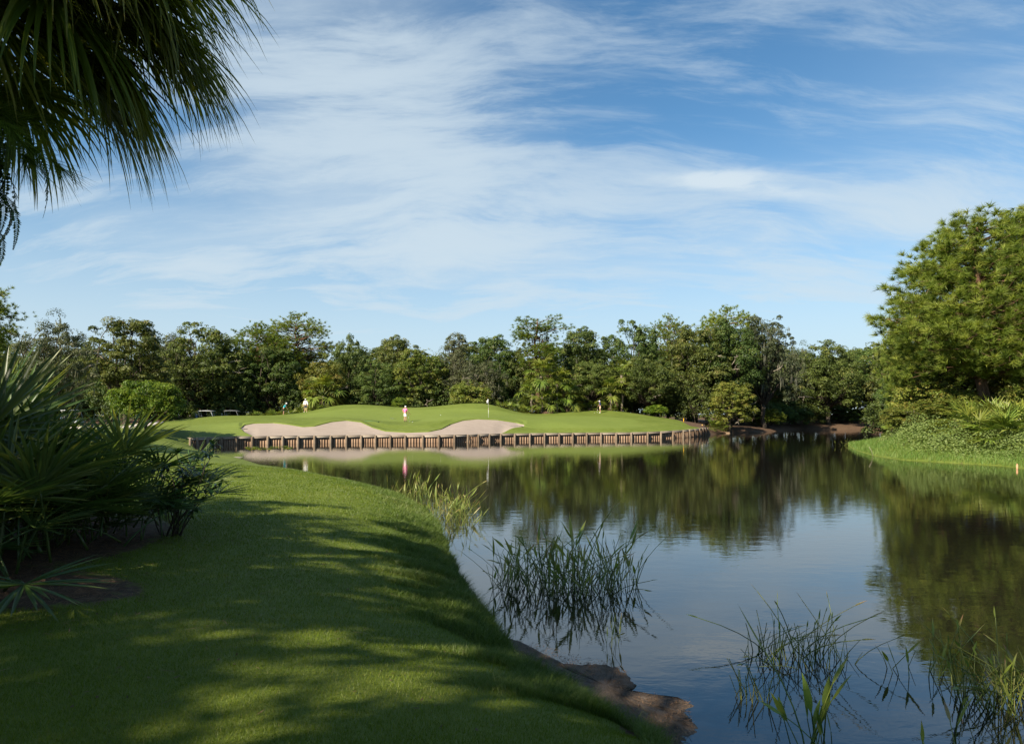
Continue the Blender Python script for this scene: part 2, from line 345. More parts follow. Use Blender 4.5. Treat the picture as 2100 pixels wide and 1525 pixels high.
POND += list(zip(wallX, wallY)) + [(27.0, 92.5), (29.2, 97.5), Wp(1480, 888.5), Wp(1530, 887.2), Wp(1575, 885.5), Wp(1612, 882.5), Wp(1650, 880.5), Wp(1700, 880.8), Wp(1745, 880.5), Wp(1790, 880), (69, 124), (66, 108), (55, 92), (45, 80), (38.5, 71), (33, 64.5),
         Wp(1738, 913), Wp(1752, 922), Wp(1790, 934), Wp(1850, 943), Wp(1950, 949), Wp(2050, 955), Wp(2100, 961), (27, 30), (30, 24), (34, 14), (38, 3), (36, -12), (20, -16), (8, -10), (4.2, -3), (2.9, 1.0), (2.2, 3.4), (1.75, 4.8)]
_q = []; _r = np.random.default_rng(3)
for _i in range(15):                                  # a ragged near bank
    _a, _b = np.array(POND[_i]), np.array(POND[_i + 1]); _n = np.array([-(_b - _a)[1], (_b - _a)[0]]); _n /= np.linalg.norm(_n)
    for _k in range(4): _q.append(tuple(_a + (_b - _a) * _k / 4 + _n * (_r.normal(0, 0.055) if _k else 0)))
POND = np.array(_q + POND[15:])
def sdist(X, Y):
    """signed distance to the pond outline: positive on land"""
    X = np.asarray(X, dtype=float); Y = np.asarray(Y, dtype=float)
    d2 = np.full(X.shape, 1e18); inside = np.zeros(X.shape, bool); n = len(POND)
    for i in range(n):
        x0, y0 = POND[i]; x1, y1 = POND[(i + 1) % n]; ex, ey = x1 - x0, y1 - y0
        t = np.clip(((X - x0) * ex + (Y - y0) * ey) / (ex * ex + ey * ey + 1e-12), 0, 1)
        d2 = np.minimum(d2, (X - x0 - t * ex) ** 2 + (Y - y0 - t * ey) ** 2)
        inside ^= ((y0 > Y) != (y1 > Y)) & (X < (x1 - x0) * (Y - y0) / (y1 - y0 + 1e-12) + x0)
    return np.sqrt(d2) * np.where(inside, -1, 1)
LIP = [(494, 877, 68.2), (500, 870, 69.3), (520, 866, 70.2), (560, 865, 70.8), (590, 868, 70.3), (620, 873, 69.6), (645, 872, 69.9), (680, 863, 72), (710, 860, 73), (740, 863.5, 72.6), (765, 875, 71), (790, 882, 70), (835, 884.5, 69.7),
       (880, 883, 70), (905, 878, 71.5), (925, 868, 73.6), (950, 860, 75.2), (980, 857.3, 76.2), (1020, 859, 77), (1060, 865, 77.6), (1078, 871, 77)]
LOW = [(494, 68.2), (500, 66.4), (510, 65.2), (520, 64.3), (530, 63.7), (534, 63.6), (1012, 71.4), (1022, 72.3), (1040, 74.0), (1060, 75.6), (1072, 76.5), (1078, 77)]
LIPX = np.array([p[0] for p in LIP]); LIPD = np.array([p[2] for p in LIP]); LIPZ = np.array([P(*p)[2] for p in LIP])
CTRL = [P(*p) for p in [
    (600, 968, 22), (740, 1000, 17), (520, 952, 25.5), (450, 938, 30), (400, 1000, 17), (250, 930, 38), (330, 902, 50), (250, 900, 46), (120, 905, 45), (292, 884, 59), (250, 878, 70), (150, 885, 60), (370, 893, 56), (340, 878, 63),
    (390, 897, 60.4), (430, 882, 66), (470, 885, 66),
    (400, 857, 85), (450, 852.5, 86), (500, 852, 87), (560, 852, 89), (300, 868, 80), (340, 864, 83), (200, 874, 80), (620, 847, 90), (660, 838, 92), (700, 832, 93), (750, 831, 93), (800, 833, 92), (830, 835.5, 92), (880, 834, 92), (930, 829, 92), (965, 826.5, 92), (1000, 828, 91.5), (1030, 836, 91), (1060, 845, 91), (1090, 849, 93),
    (1140, 846, 97), (1200, 842, 99), (1240, 841, 99.5), (1280, 847, 97), (1330, 855, 94), (1380, 861, 93), (1420, 867, 93),
    (831, 864.5, 76.7), (1002, 855, 78.6), (700, 852, 80), (600, 857, 80), (500, 862, 76), (450, 868, 74), (830, 850, 84), (930, 848, 84), (1100, 858, 84), (1160, 868, 79), (1200, 858, 86), (1250, 868, 82), (1330, 872, 83), (1390, 872, 85), (1231, 847, 97.5), (1120, 875, 77.5), (1080, 877, 76.5), (960, 845, 86), (780, 862, 78), (880, 862, 77),
    (560, 870.5, 69.5), (650, 868, 72)]]
CTRL += [P(*p) for p in LIP]
CTRL += [((x - CX) / F * D, D + 0.15, float(WALL_TOP(x))) for x, D in WALL[::2]]
CTRL += [(0, 0, 1.15), (-3, 4, 1.14), (-1, 4, 1.10), (-4, 8, 1.08), (-2.2, 8, 1.0), (-2.5, 12, 0.98), (-6, 10, 1.08), (-7, 14, 1.02), (-12, 12, 1.15), (-10, 20, 1.0), (-16, 28, 1.0), (-22, 36, 1.05), (-30, 30, 1.3), (-40, 50, 1.5), (-20, 5, 1.3), (-30, -10, 1.5), (0, -20, 1.4), (-15, -25, 1.6), (1, 2, 1.0), (-60, 0, 1.6), (-60, 60, 1.7), (-45, 75, 1.6), (-60, 100, 1.8), (0, -60, 1.6), (60, -60, 1.6)]
# behind the ridge, the wood floor, the cove and the right bank
CTRL += [(-35, 96, 1.7), (-25, 99, 1.8), (-15, 100, 2.4), (-6, 100, 2.6), (2, 100, 2.4), (10, 106, 2.4), (18, 108, 2.4), (26, 104, 1.6), (30, 103, 1.0), (36, 112, 1.1), (48, 124, 1.0), (58, 138, 1.0), (70, 140, 1.2), (0, 125, 2.4), (30, 130, 1.8), (-40, 130, 2.2), (80, 160, 2), (-90, 160, 2), (0, 200, 2.5), (90, 110, 1.6), (75, 90, 2.2), (120, 60, 2.6)]
CTRL += [P(*p) for p in [(1900, 858, 48), (1850, 886, 50), (1800, 908, 51), (2050, 928, 39), (2050, 880, 46), (1950, 905, 42.5), (1870, 925, 43), (2150, 925, 38), (2150, 870, 46), (1960, 850, 53), (2100, 840, 54), (1820, 900, 58)]]
CTRL += [(50, 70, 2.6), (40, 30, 2.4), (50, 10, 2.4), (55, 40, 3.0), (45, -20, 1.8)]
CTRL = np.array(CTRL)
def _tps(r2): return 0.5 * r2 * np.log(r2 + 1e-9)
def _fit():
    n = len(CTRL); xy = CTRL[:, :2] / 30.0
    K = _tps(((xy[:, None] - xy[None]) ** 2).sum(-1)) + np.eye(n) * 0.0015
    Pm = np.c_[np.ones(n), xy]; A = np.zeros((n + 3, n + 3)); A[:n, :n] = K; A[:n, n:] = Pm; A[n:, :n] = Pm.T
    return np.linalg.solve(A, np.r_[CTRL[:, 2], 0, 0, 0]), xy
TPS, TXY = _fit()
def base_z(X, Y):
    X = np.asarray(X, dtype=float); sh = X.shape; q = np.stack([np.ravel(X), np.ravel(Y)], 1) / 30.0
    r = np.hypot(q[:, 0], q[:, 1] - 2.0); q = np.where((r > 6.5)[:, None], np.array([0, 2.0]) + (q - np.array([0, 2.0])) * (6.5 / np.maximum(r, 1e-6))[:, None], q)
    out = np.empty(len(q))
    for a in range(0, len(q), 40000):
        b = q[a:a + 40000]
        out[a:a + 40000] = _tps(((b[:, None] - TXY[None]) ** 2).sum(-1)) @ TPS[:-3] + TPS[-3] + b @ TPS[-2:]
    return np.clip(out, 0.35, 6.0).reshape(sh)
def land_z(X, Y):
    X = np.asarray(X, dtype=float); Y = np.asarray(Y, dtype=float)
    d = sdist(X, Y); b = base_z(X, Y)
    wig = 0.018 * np.sin(X * 2.1 + 1.3 * np.sin(Y * 0.9)) * np.sin(Y * 1.7 + np.sin(X * 1.1))
    far = np.clip((np.hypot(X, Y) - 24) / 10, 0, 1)
    k = 1.75 - 0.3 * np.clip((Y - 9) / 8, 0, 1) + 0.2 * far
    up = 0.03 + (b + wig) * (1 - np.exp(-np.maximum(d, 0) / k))
    dn = -np.minimum(1.3, 0.02 + 0.4 * np.maximum(-d, 0))
    return np.where(d >= 0, up, dn)
def gz(x, y):
    return float(land_z(np.array([x]), np.array([y]))[0])
def green_z(x, y): return float(base_z(np.array([x]), np.array([y]))[0])

def build_terrain():
    pxs = np.arange(-160, 2262, 3.6); tan = (pxs - CX) / F
    dirs = np.stack([tan, np.ones_like(tan)], 1)
    a0 = math.atan2(tan[-1], 1); L = math.hypot(tan[-1], 1); a1 = 2 * math.pi + math.atan2(tan[0], 1)
    ext = np.linspace(a0, a1, 70)[1:-1]
    dirs = np.concatenate([dirs, np.stack([np.sin(ext), np.cos(ext)], 1) * L]); nf = len(pxs); nc = len(dirs)
    nA, nB, nL, nS, nT, nU = 230, 62, 14, 64, 135, 59
    rA = np.concatenate([np.geomspace(0.5, 12, 110), np.linspace(12, 50, 121)[1:]])
    wx = np.array([p[0] for p in WALL]); wd = np.array([p[1] for p in WALL])
    inwall = np.zeros(nc, bool); inwall[:nf] = (pxs >= 388) & (pxs <= 1449)
    pxc = np.full(nc, 388.0); pxc[:nf] = pxs; pxc[nf:nf + (nc - nf) // 2] = 2260
    Dw = np.interp(pxc, wx, wd)
    lowx = np.array([p[0] for p in LOW]); lowd = np.array([p[1] for p in LOW])
    lip = np.interp(pxc, LIPX, LIPD); off = np.interp(pxc, [388, 494, 1078, 1449], [5, LIPD[0] - np.interp(494, wx, wd), LIPD[-1] - np.interp(1078, wx, wd), 4])
    insand = inwall & (pxc > 494.5) & (pxc < 1077.5)
    low = np.where(insand & ((pxc < 534) | (pxc > 1012)), np.interp(pxc, lowx, lowd), 0); low = np.maximum(low, Dw + 0.13)
    lip = np.where(insand, np.maximum(lip, low + 0.02), Dw + off); low = np.where(insand, low, Dw + 0.13 + np.minimum(off - 0.2, np.where(pxc < 494, (494 - pxc) * 0 + off - 0.2, off - 0.2)))
    iw = nA + nB; iL = iw + nL; iS = iL + nS
    T1 = lambda n: np.linspace(0, 1, n)
    parts = [np.repeat(rA[:, None], nc, 1), 50 + (Dw + 0.08 - 50) * T1(nB + 1)[1:, None], Dw + 0.10 + (low - Dw - 0.10) * T1(nL)[:, None], low + (lip - low) * T1(nS + 1)[1:, None],
             lip + 0.05 + (106 - lip - 0.05) * (T1(nT)[:, None] ** 1.25), np.repeat(np.concatenate([np.geomspace(107, 160, 45), np.geomspace(170, 900, 14)])[:, None], nc, 1)]
    R = np.concatenate(parts); nr = len(R)
    sandlo = np.where(insand, iL - 1, 10 ** 6); sandhi = np.where(insand, iS - 1, -1); iw = np.full(nc, iw)
    X = R * dirs[:, 0]; Y = R * dirs[:, 1]
    Z = land_z(X, Y)
    # the flat-topped wall edge: land behind it keeps its full height
    B = base_z(X[:, :nf], Y[:, :nf])
    for c in np.where(inwall)[0]:
        i = iw[c]; dd = R[i:, c] - R[i, c]; top = float(WALL_TOP(pxs[c])) - 0.03; bl = np.clip(dd / 2.5, 0, 1); bl = bl * bl * (3 - 2 * bl)
        sel = slice(i, nr); far_ok = R[i:, c] < R[i, c] + 30
        Z[sel, c] = np.where(far_ok, top * (1 - bl) + B[sel, c] * bl, Z[sel, c])
        Z[:i, c] = np.where(R[:i, c] > 30, np.minimum(Z[:i, c], -0.6), Z[:i, c]) if R[i, c] - 6 > 0 else Z[:i, c]
    for c in np.where(inwall)[0]:                       # keep the near lawn in front of the water as it is
        i = iw[c]; near = R[:i, c] < R[i, c] - 3.0
        Z[:i, c] = np.where(near, land_z(X[:i, c], Y[:i, c]), -0.8)
        if sandhi[c] > 0:
            lo, hi = sandlo[c], sandhi[c]
            zl = np.interp(pxs[c], LIPX, LIPZ); z0 = Z[lo, c]; u = (R[lo:hi + 1, c] - R[lo, c]) / max(R[hi, c] - R[lo, c], 1e-3)
            z0 = min(z0, zl); lipdrop = 0.13 * min(1, (R[hi, c] - R[lo, c]) / 1.5)
            Z[lo:hi + 1, c] = z0 - 0.04 + (zl - lipdrop - z0 + 0.04) * u ** 1.35 - 0.10 * np.sin(np.pi * u)
            blend = np.clip((R[hi + 1:, c] - R[hi + 1, c]) / 3.0, 0, 1)
            Z[hi + 1:, c] = zl * (1 - blend) + Z[hi + 1:, c] * blend
            if lo > i: Z[i:lo, c] = np.maximum(Z[i:lo, c], Z[lo, c] - 0.02 + 0 * Z[i:lo, c]) if False else Z[i:lo, c]
    V = np.stack([X, Y, Z], -1).reshape(-1, 3)
    cidx = np.arange(nc); nxt = (cidx + 1) % nc
    i = np.arange(nr - 1)[:, None]
    Fq = np.stack([(i * nc + cidx), (i * nc + nxt), ((i + 1) * nc + nxt), ((i + 1) * nc + cidx)], -1)     # (nr-1, nc, 4)
    both = np.zeros((nr - 1, nc), bool)
    for c in range(nf - 1):
        if sandhi[c] > 0 or sandhi[c + 1] > 0:
            lo = min(sandlo[c], sandlo[c + 1]); hi = max(sandhi[c], sandhi[c + 1])
            if sandhi[c] > 0 and sandhi[c + 1] > 0: both[lo:hi, c] = True
    # zones
    d = sdist(X, Y); soil = np.zeros_like(X); cut = np.zeros_like(X)
    ridge = np.interp(np.clip((X / np.maximum(Y, 1)) * F + CX, 0, 2100), [0, 300, 400, 650, 1000, 1060, 1240, 1330, 1440, 1450, 2100], [80, 86, 88, 94, 94.5, 93, 101, 96, 93.5, 80, 30])
    soil = np.where((Y > 50), np.clip((Y - ridge) / 2.0, 0, 1), 0.0) * (X < 120)
    soil = np.where((X > 24) & (Y < 80), 0.25, soil)
    soil = np.where((X > 23) & (Y > 88) & (d < 40), 0.9, soil)
    bed = np.exp(-(((X + 6.9) / 2.3) ** 2 + ((Y - 8.6) / 3.4) ** 2) ** 2); bed2 = np.exp(-(((X + 5.0) / 1.5) ** 2 + ((Y - 6.6) / 0.85) ** 2) ** 2)
    soil = np.maximum(soil, np.maximum(bed, bed2))
    soil = np.where((d > 0) & (d < 0.16) & (Y < 30), np.maximum(soil, 0.75), soil)
    xp = X / np.maximum(Y, 1) * F + CX
    e1 = ((xp - 960) / 330) ** 2 + ((Y - 82) / 5.5) ** 2
    cut = np.where((Y > 60) & (Y < 105), np.clip((1.25 - e1) / 0.2, 0, 1), 0)
    cut = np.maximum(cut, np.where((Y > 60) & (Y < 105), np.clip((1.1 - ((xp - 1200) / 110) ** 2 - ((Y - 86) / 5) ** 2) / 0.2, 0, 1), 0))
    cut = np.maximum(cut, np.where((xp > 380) & (xp < 520) & (Y > 60) & (Y < 71.5), 0.8, 0))
    at = {'soil': soil.ravel(), 'cut': cut.ravel()}
    lo = mobj('lawn', make_mesh('lawn', V, Fq[~both], M['lawn'], True, at)); lo['kind'] = 'structure'
    # fan over the hole under the camera
    sf = Fq[both]; used = np.unique(sf); remap = np.full(len(V), -1); remap[used] = np.arange(len(used))
    so = mobj('sand_bunker', make_mesh('sand_bunker', V[used], remap[sf], M['sand'], True)); so['kind'] = 'structure'
    return
build_terrain()
wme = make_mesh('water', [(-45, -22, 0), (78, -22, 0), (78, 136, 0), (-45, 136, 0)], [[0, 1, 2, 3]], M['water'])
mobj('water', wme)['kind'] = 'structure'

# ------------------------------------------------------------------ timber retaining wall
def build_wall():
    root = empty('retaining_wall', (wallX[0], wallY[0], 0)); tag(root, 'long curved timber retaining wall of planks and round posts around the putting green', 'wall')
    o0 = Vector(root.location)
    mb = MB(); n = 10; an = np.arange(n) * 2 * np.pi / n; V = []
    for r, z in ((0.125, -0.8), (0.12, 0.0), (0.115, 0.60), (0.10, 0.685), (0.055, 0.735)):
        V.append(np.stack([np.cos(an) * r, np.sin(an) * r, np.full(n, z)], 1))
    i, j = np.meshgrid(np.arange(4), np.arange(n), indexing='ij'); i = i.ravel(); j = j.ravel(); k = (j + 1) % n
    mb.add(np.concatenate(V), np.stack([i * n + j, i * n + k, (i + 1) * n + k, (i + 1) * n + j], 1))
    mb.add(np.concatenate([V[-1], [[0, 0, 0.745]]]), np.stack([np.full(n, n), np.arange(n), (np.arange(n) + 1) % n], 1))
    post_me = mb.mesh('post', M['pile'], True)
    pl = MB(); pl.box((0, 0, -0.12), (0.985, 0.045, 1.36)); plank_me = pl.mesh('plank', M['plank'])
    rl = MB(); rl.box((0, 0, 0), (1, 0.075, 0.17)); rail_me = rl.mesh('rail', M['cap'])
    cp = MB(); cp.box((0, 0, 0), (1, 0.24, 0.045)); cap_me = cp.mesh('cap_board', M['cap'])
    pts = [Vector((x, y, 0)) for x, y in zip(wallX, wallY)]
    for q, p in enumerate(pts):
        t = (pts[min(q + 1, len(pts) - 1)] - pts[max(q - 1, 0)]).normalized(); nrm = Vector((t.y, -t.x, 0))
        top = float(WALL_TOP(WALL[q][0]))
        mobj('post', post_me, root, p - o0 + nrm * 0.13, (random.uniform(-.03, .03), random.uniform(-.03, .03), random.uniform(0, 6)), (random.uniform(.92, 1.1), random.uniform(.92, 1.1), (top + random.uniform(-.03, .035)) / 0.74))
        if q + 1 < len(pts):
            b = pts[q + 1]; e = b - p; L = e.length; ang = math.atan2(e.y, e.x); nn = Vector((e.y, -e.x, 0)).normalized(); top2 = float(WALL_TOP(WALL[q + 1][0])); tm = (top + top2) / 2
            kk = 6 if L > 1.2 else 4
            for j in range(kk):
                c = p + e * ((j + 0.5) / kk)
                mobj('plank', plank_me, root, c - o0 + nn * random.uniform(-0.008, 0.012) + Vector((0, 0, tm - 0.70 + random.uniform(-.012, .012))), (0, 0, ang), (L / kk, 1, 1))
            c = (p + b) / 2
            tilt = -math.atan2(top2 - top, L)
            mobj('rail', rail_me, root, c - o0 + nn * 0.072 + Vector((0, 0, tm - 0.145)), (0, tilt, ang), (L + 0.03, 1, 1))
            mobj('cap_board', cap_me, root, c - o0 - nn * 0.055 + Vector((0, 0, tm - 0.002)), (0, tilt, ang), (L + 0.04, 1, 1))
build_wall()

# ------------------------------------------------------------------ trees
def limb_path(p0, p1, bend=0.15, n=6):
    p0 = np.asarray(p0, float); p1 = np.asarray(p1, float); t = np.linspace(0, 1, n)[:, None]
    L = np.linalg.norm(p1 - p0); off = RNG.normal(size=3) * bend * L; off[2] = abs(off[2]) * 0.5
    return p0 + (p1 - p0) * t + off * np.sin(np.pi * t) + RNG.normal(size=(n, 3)) * 0.02 * L * np.sin(np.pi * t)
def clump_leaves(C, R, n, size, up=0.35, vmean=0.45, shell=0.55, flat=0.8):
    """n leaf sprays about each clump centre C (k,3) with radius R (k,)"""
    k = len(C); N = k * n
    d = rand_dirs(N); d[:, 2] = np.where(RNG.random(N) < 0.72, np.abs(d[:, 2]), d[:, 2])
    rr = np.repeat(R, n) * (shell + (1 - shell) * RNG.random(N) ** 0.6)
    pos = np.repeat(C, n, 0) + d * rr[:, None] * np.array([1, 1, flat])
    nrm = unit(d * 1.0 + np.array([0, 0, up]) + rand_dirs(N) * 0.65)
    a = unit(np.cross(nrm, rand_dirs(N))); s = np.cross(nrm, a)
    L = size * RNG.uniform(0.7, 1.45, N); Wd = L * RNG.uniform(0.42, 0.7, N)
    V, Fq = leaf_quads(pos, a, s, L, Wd, 0.12)
    v = np.clip(np.repeat(RNG.normal(vmean, 0.16, k), n) + RNG.normal(0, 0.14, N) + 0.10 * d[:, 2], 0, 1)
    return V, Fq, np.repeat(v, 4)
def envelope_clumps(n, rx, ry, rz, cz, lump=0.25, bottom=-0.75, inner=0.33):
    d = rand_dirs(n * 3); d = d[d[:, 2] > bottom][:n]
    ph = RNG.uniform(0, 6.28, 6); az = np.arctan2(d[:, 1], d[:, 0])
    m = 1 + lump * (np.sin(az * 3 + ph[0]) * 0.5 + np.sin(az * 5 + ph[1] + d[:, 2] * 4) * 0.5) * (1 - np.abs(d[:, 2])) + lump * 0.6 * np.sin(d[:, 0] * 5 + ph[2]) * np.sin(d[:, 2] * 6 + ph[3])
    r = np.where(RNG.random(len(d)) < inner, RNG.uniform(0.45, 0.8, len(d)), RNG.uniform(0.78, 1.07, len(d))) * m
    return d * r[:, None] * np.array([rx, ry, rz]) + np.array([0, 0, cz])
def broadleaf(name, w, h, crown_bottom, leaf_mat, n=95, per=190, size=0.24, lump=0.28, vmean=0.42, moss=0, dead=0, trunk_r=0.28, spiky=0, bark_mat='bark_oak'):
    """prototype parts for a broadleaf tree: dict part -> mesh"""
    out = {}
    rz = (h - crown_bottom) / 2; cz = crown_bottom + rz; rx = w / 2
    C = envelope_clumps(n, rx * 0.86, rx * 0.86, rz * 0.88, cz, lump)
    if spiky:
        k = int(n * 0.4); i = RNG.integers(0, len(C), k); up = C[i] + np.stack([RNG.normal(0, .25, k), RNG.normal(0, .25, k), RNG.uniform(0.6, 1.7, k)], 1); C = np.concatenate([C, up])
    R = np.clip(RNG.lognormal(-0.42, 0.38, len(C)), 0.28, 1.25) * (w / 10) ** 0.5
    if spiky: R *= 0.78
    V, Fq, v = clump_leaves(C, R, per, size, vmean=vmean)
    # stray twigs beyond the outline
    e = rand_dirs(260); e = e[e[:, 2] > -0.3]; tw = e * np.array([rx, rx, rz]) * RNG.uniform(0.86, 0.99, len(e))[:, None] + np.array([0, 0, cz])
    V2, F2, v2 = clump_leaves(tw, np.full(len(tw), 0.22), 9, size * 0.85, vmean=vmean + 0.05)
    out['crown'] = make_mesh(name + '_crown', np.concatenate([V, V2]), np.concatenate([Fq, F2 + len(V)]), leaf_mat, False, {'v': np.concatenate([v, v2])})
    mb = MB(); fork = np.array([RNG.normal(0, .25), RNG.normal(0, .25), max(crown_bottom * 0.8, 0.9) + 0.12 * h])
    mb.tube(limb_path((0, 0, -0.4), fork, 0.05, 6), np.linspace(trunk_r * 1.35, trunk_r * 0.85, 6), 9)
    order = RNG.permutation(len(C))[:26]
    for q in order:
        p = limb_path(fork - np.array([0, 0, RNG.uniform(0, 0.5)]), C[q] * np.array([0.93, 0.93, 1]), 0.10, 6)
        mb.tube(p, np.linspace(trunk_r * 0.5, 0.025, 6), 5)
    out['trunk'] = mb.mesh(name + '_trunk', M[bark_mat], True)
    if moss:
        i = RNG.integers(0, len(C), moss); p = C[i] + RNG.normal(0, 0.5, (moss, 3)); p = p[(p[:, 2] > crown_bottom + 0.5)]; k = len(p)
        L = RNG.uniform(0.6, 2.2, k); n2 = 5
        cc = np.repeat(p, n2, 0) + RNG.normal(0, 0.10, (k * n2, 3)); LL = np.repeat(L, n2) * RNG.uniform(0.5, 1.1, k * n2)
        A = unit(np.array([0, 0, -1.0]) + RNG.normal(0, 0.06, (k * n2, 3))); Sd = unit(np.cross(A, rand_dirs(k * n2)))
        V, Fq = leaf_quads(cc + A * LL[:, None] / 2, A, Sd, LL, RNG.uniform(0.05, 0.14, k * n2))
        out['spanish_moss'] = make_mesh(name + '_moss', V, Fq, M['moss'], False, {'v': np.repeat(RNG.random(k * n2), 4)})
    if dead:
        out['dead_branch'] = []
        for _ in range(dead):
            mb = MB()
            a = RNG.uniform(math.pi, 2 * math.pi); z = RNG.uniform(crown_bottom + 0.2 * rz, h - 0.5 * rz)
            p0 = np.array([math.cos(a) * rx * 0.5, math.sin(a) * rx * 0.5, z]); d = np.array([math.cos(a), math.sin(a), RNG.uniform(-.1, .5)])
            p1 = p0 + d * rx * RNG.uniform(0.5, 0.62); pa = limb_path(p0, p1, 0.14, 6); mb.tube(pa, np.linspace(0.09, 0.02, 6), 5)
            for f in (2, 3, 4):
                q = pa[f] + (rand_dirs(1)[0] + d) * RNG.uniform(0.4, 0.9); mb.tube(limb_path(pa[f], q, 0.15, 4), np.linspace(0.04, 0.01, 4), 4)
            out['dead_branch'].append(mb.mesh(name + '_dead', M['dead_wood'], True))
    return out
def needle_tufts(C, D, n, L, wd, spread=1.0, vmean=0.5, droop=0.0, vstd=0.15):
    """bursts of needle blades: centres (k,3), axes (k,3)"""
    k = len(C); N = k * n
    ax = np.repeat(D, n, 0); d = unit(rand_dirs(N) * spread + ax * 0.95 + np.array([0, 0, -droop]))
    base = np.repeat(C, n, 0) + ax * (RNG.random(N) * L * 0.35)[:, None]
    ll = L * RNG.uniform(0.65, 1.1, N); s = unit(np.cross(d, rand_dirs(N))) * wd
    tip = base + d * ll[:, None]; tip[:, 2] -= droop * ll * 0.35
    V = np.stack([base - s, base + s, tip], 1).reshape(-1, 3)
    v = np.clip(np.repeat(RNG.normal(vmean, vstd, k), n) + RNG.normal(0, 0.12, N), 0, 1)
    return V, np.arange(N * 3).reshape(-1, 3), np.repeat(v, 3)
def pine(name, h, prof, tips, n, L, wd, trunk_r=0.26, limb_n=46, vmean=0.5, sparse=1.0, vstd=0.15, cl=15):
    """prof: list of (z fraction, radius m) crown envelope; tips: number of branch tips"""
    zf = np.array([p[0] for p in prof]); rf = np.array([p[1] for p in prof])
    nb = max(tips // cl, 40); u = RNG.random(nb * 5); z = zf[0] + (zf[-1] - zf[0]) * u; r = np.interp(z, zf, rf)
    keep = RNG.random(len(z)) < r / rf.max(); z = z[keep][:nb]; r = r[keep][:nb]; k = len(z)
    az = RNG.uniform(0, 2 * np.pi, k); lob = 1 + 0.16 * np.sin(az * 4 + z * 17) + 0.10 * np.sin(az * 7 - z * 31)
    rr = r * lob * np.where(RNG.random(k) < 0.7, RNG.uniform(0.78, 1.05, k), RNG.uniform(0.35, 0.8, k))
    C = np.stack([np.cos(az) * rr, np.sin(az) * rr, z * h + RNG.normal(0, 0.15, k)], 1)
    B0 = C.copy(); a0 = unit(np.stack([np.cos(az), np.sin(az), np.full(k, 0.55)], 1)); rb = rr.copy(); cr = 0.13 * rf.max() ** 0.5 * 2.2
    C = np.repeat(C, cl, 0) + RNG.normal(0, 1, (k * cl, 3)) * np.array([cr, cr, cr * 0.62]); vb = np.repeat(RNG.normal(0, 0.12, k), cl)
    ax = unit(np.repeat(a0, cl, 0) * 0.8 + np.array([0, 0, 0.35]) + RNG.normal(0, 0.45, (k * cl, 3))); k = k * cl; rr = np.repeat(rr, cl)
    V, Ft, v = needle_tufts(C, ax, n, L, wd, 0.95, vmean, 0.0, vstd)
    C2 = C - ax * L * 0.9 + RNG.normal(0, 0.25, (k, 3)); V2, F2, v2 = needle_tufts(C2, ax, n // 3, L, wd, 1.0, vmean - 0.15, 0.0, vstd)
    out = {'crown': make_mesh(name + '_crown', np.concatenate([V, V2]), np.concatenate([Ft, F2 + len(V)]), M['pine'], False, {'v': np.concatenate([v, v2])})}
    mb = MB(); mb.tube(limb_path((0, 0, -0.4), (RNG.normal(0, .3), RNG.normal(0, .3), h * 0.97), 0.015, 9), np.linspace(trunk_r * 1.2, 0.05, 9), 9)
    for q in range(len(B0)):
        z0 = max(B0[q][2] - rb[q] * RNG.uniform(0.1, 0.45), h * zf[0] * 0.9); mb.tube(limb_path((0, 0, z0), B0[q], 0.08, 6), np.linspace(0.085, 0.02, 6), 5)
        for e in range(q * cl, q * cl + cl, 3): mb.tube(np.array([B0[q] - a0[q] * 0.2, C[e]]), [0.02, 0.012], 4, cap=False)
    out['trunk'] = mb.mesh(name + '_trunk', M['bark_pine'], True)
    return out
USED = {}
def plant(parts, name, label, cat, loc, rz=0.0, sc=1.0, group=None):
    r = empty(name, loc, rz, sc); tag(r, label, cat, group)
    for part, me in parts.items():
        for k in (me if isinstance(me, list) else [me]):
            c = mobj(part, k, r)
            if part == 'spanish_moss': c['kind'] = 'stuff'
    return r
T = {}
T['oak_a'] = broadleaf('oak_a', 11, 12.5, 0.3, M['oak'], 215, 180, 0.21, 0.24, 0.40, 0, 3)
T['oak_b'] = broadleaf('oak_b', 9.5, 14, 0.9, M['oak'], 215, 180, 0.21, 0.27, 0.46, 14, 2)
T['oak_c'] = broadleaf('oak_c', 12, 12, 0.0, M['oak'], 230, 180, 0.21, 0.26, 0.34, 0, 1)
T['oak_moss'] = broadleaf('oak_moss', 11, 13, 0.6, M['oak_grey'], 200, 160, 0.19, 0.34, 0.45, 120, 4)
T['oak_spiky'] = broadleaf('oak_spiky', 9, 13.5, 1.6, M['oak_grey'], 170, 140, 0.18, 0.3, 0.28, 170, 2, spiky=1)
T['oak_yellow'] = broadleaf('oak_yellow', 8, 10.5, 0.8, M['vine'], 180, 160, 0.20, 0.3, 0.42, 0, 2)
T['slender'] = broadleaf('slender', 3.4, 12, 8.2, M['oak_grey'], 26, 90, 0.20, 0.35, 0.6, 0, 0, trunk_r=0.14)
T['pine_dome'] = pine('pine_dome', 17, [(0.45, 1.5), (0.6, 3.2), (0.78, 4.2), (0.9, 3.4), (0.97, 1.8), (1.0, 0.5)], 1300, 28, 0.40, 0.024)
T['pine_tall'] = pine('pine_tall', 19, [(0.5, 1.6), (0.6, 2.4), (0.75, 2.2), (0.88, 2.7), (0.96, 2.2), (1.0, 0.6)], 700, 28, 0.40, 0.024, 0.3, 30)
T['pine_near'] = pine('pine_near', 17, [(0.20, 3.2), (0.34, 5.4), (0.5, 6.2), (0.62, 5.4), (0.76, 4.2), (0.88, 3.0), (0.96, 1.7), (1.0, 0.5)], 2300, 60, 0.60, 0.020, 0.34, 80, 0.52, 1.0, 0.26, 9)
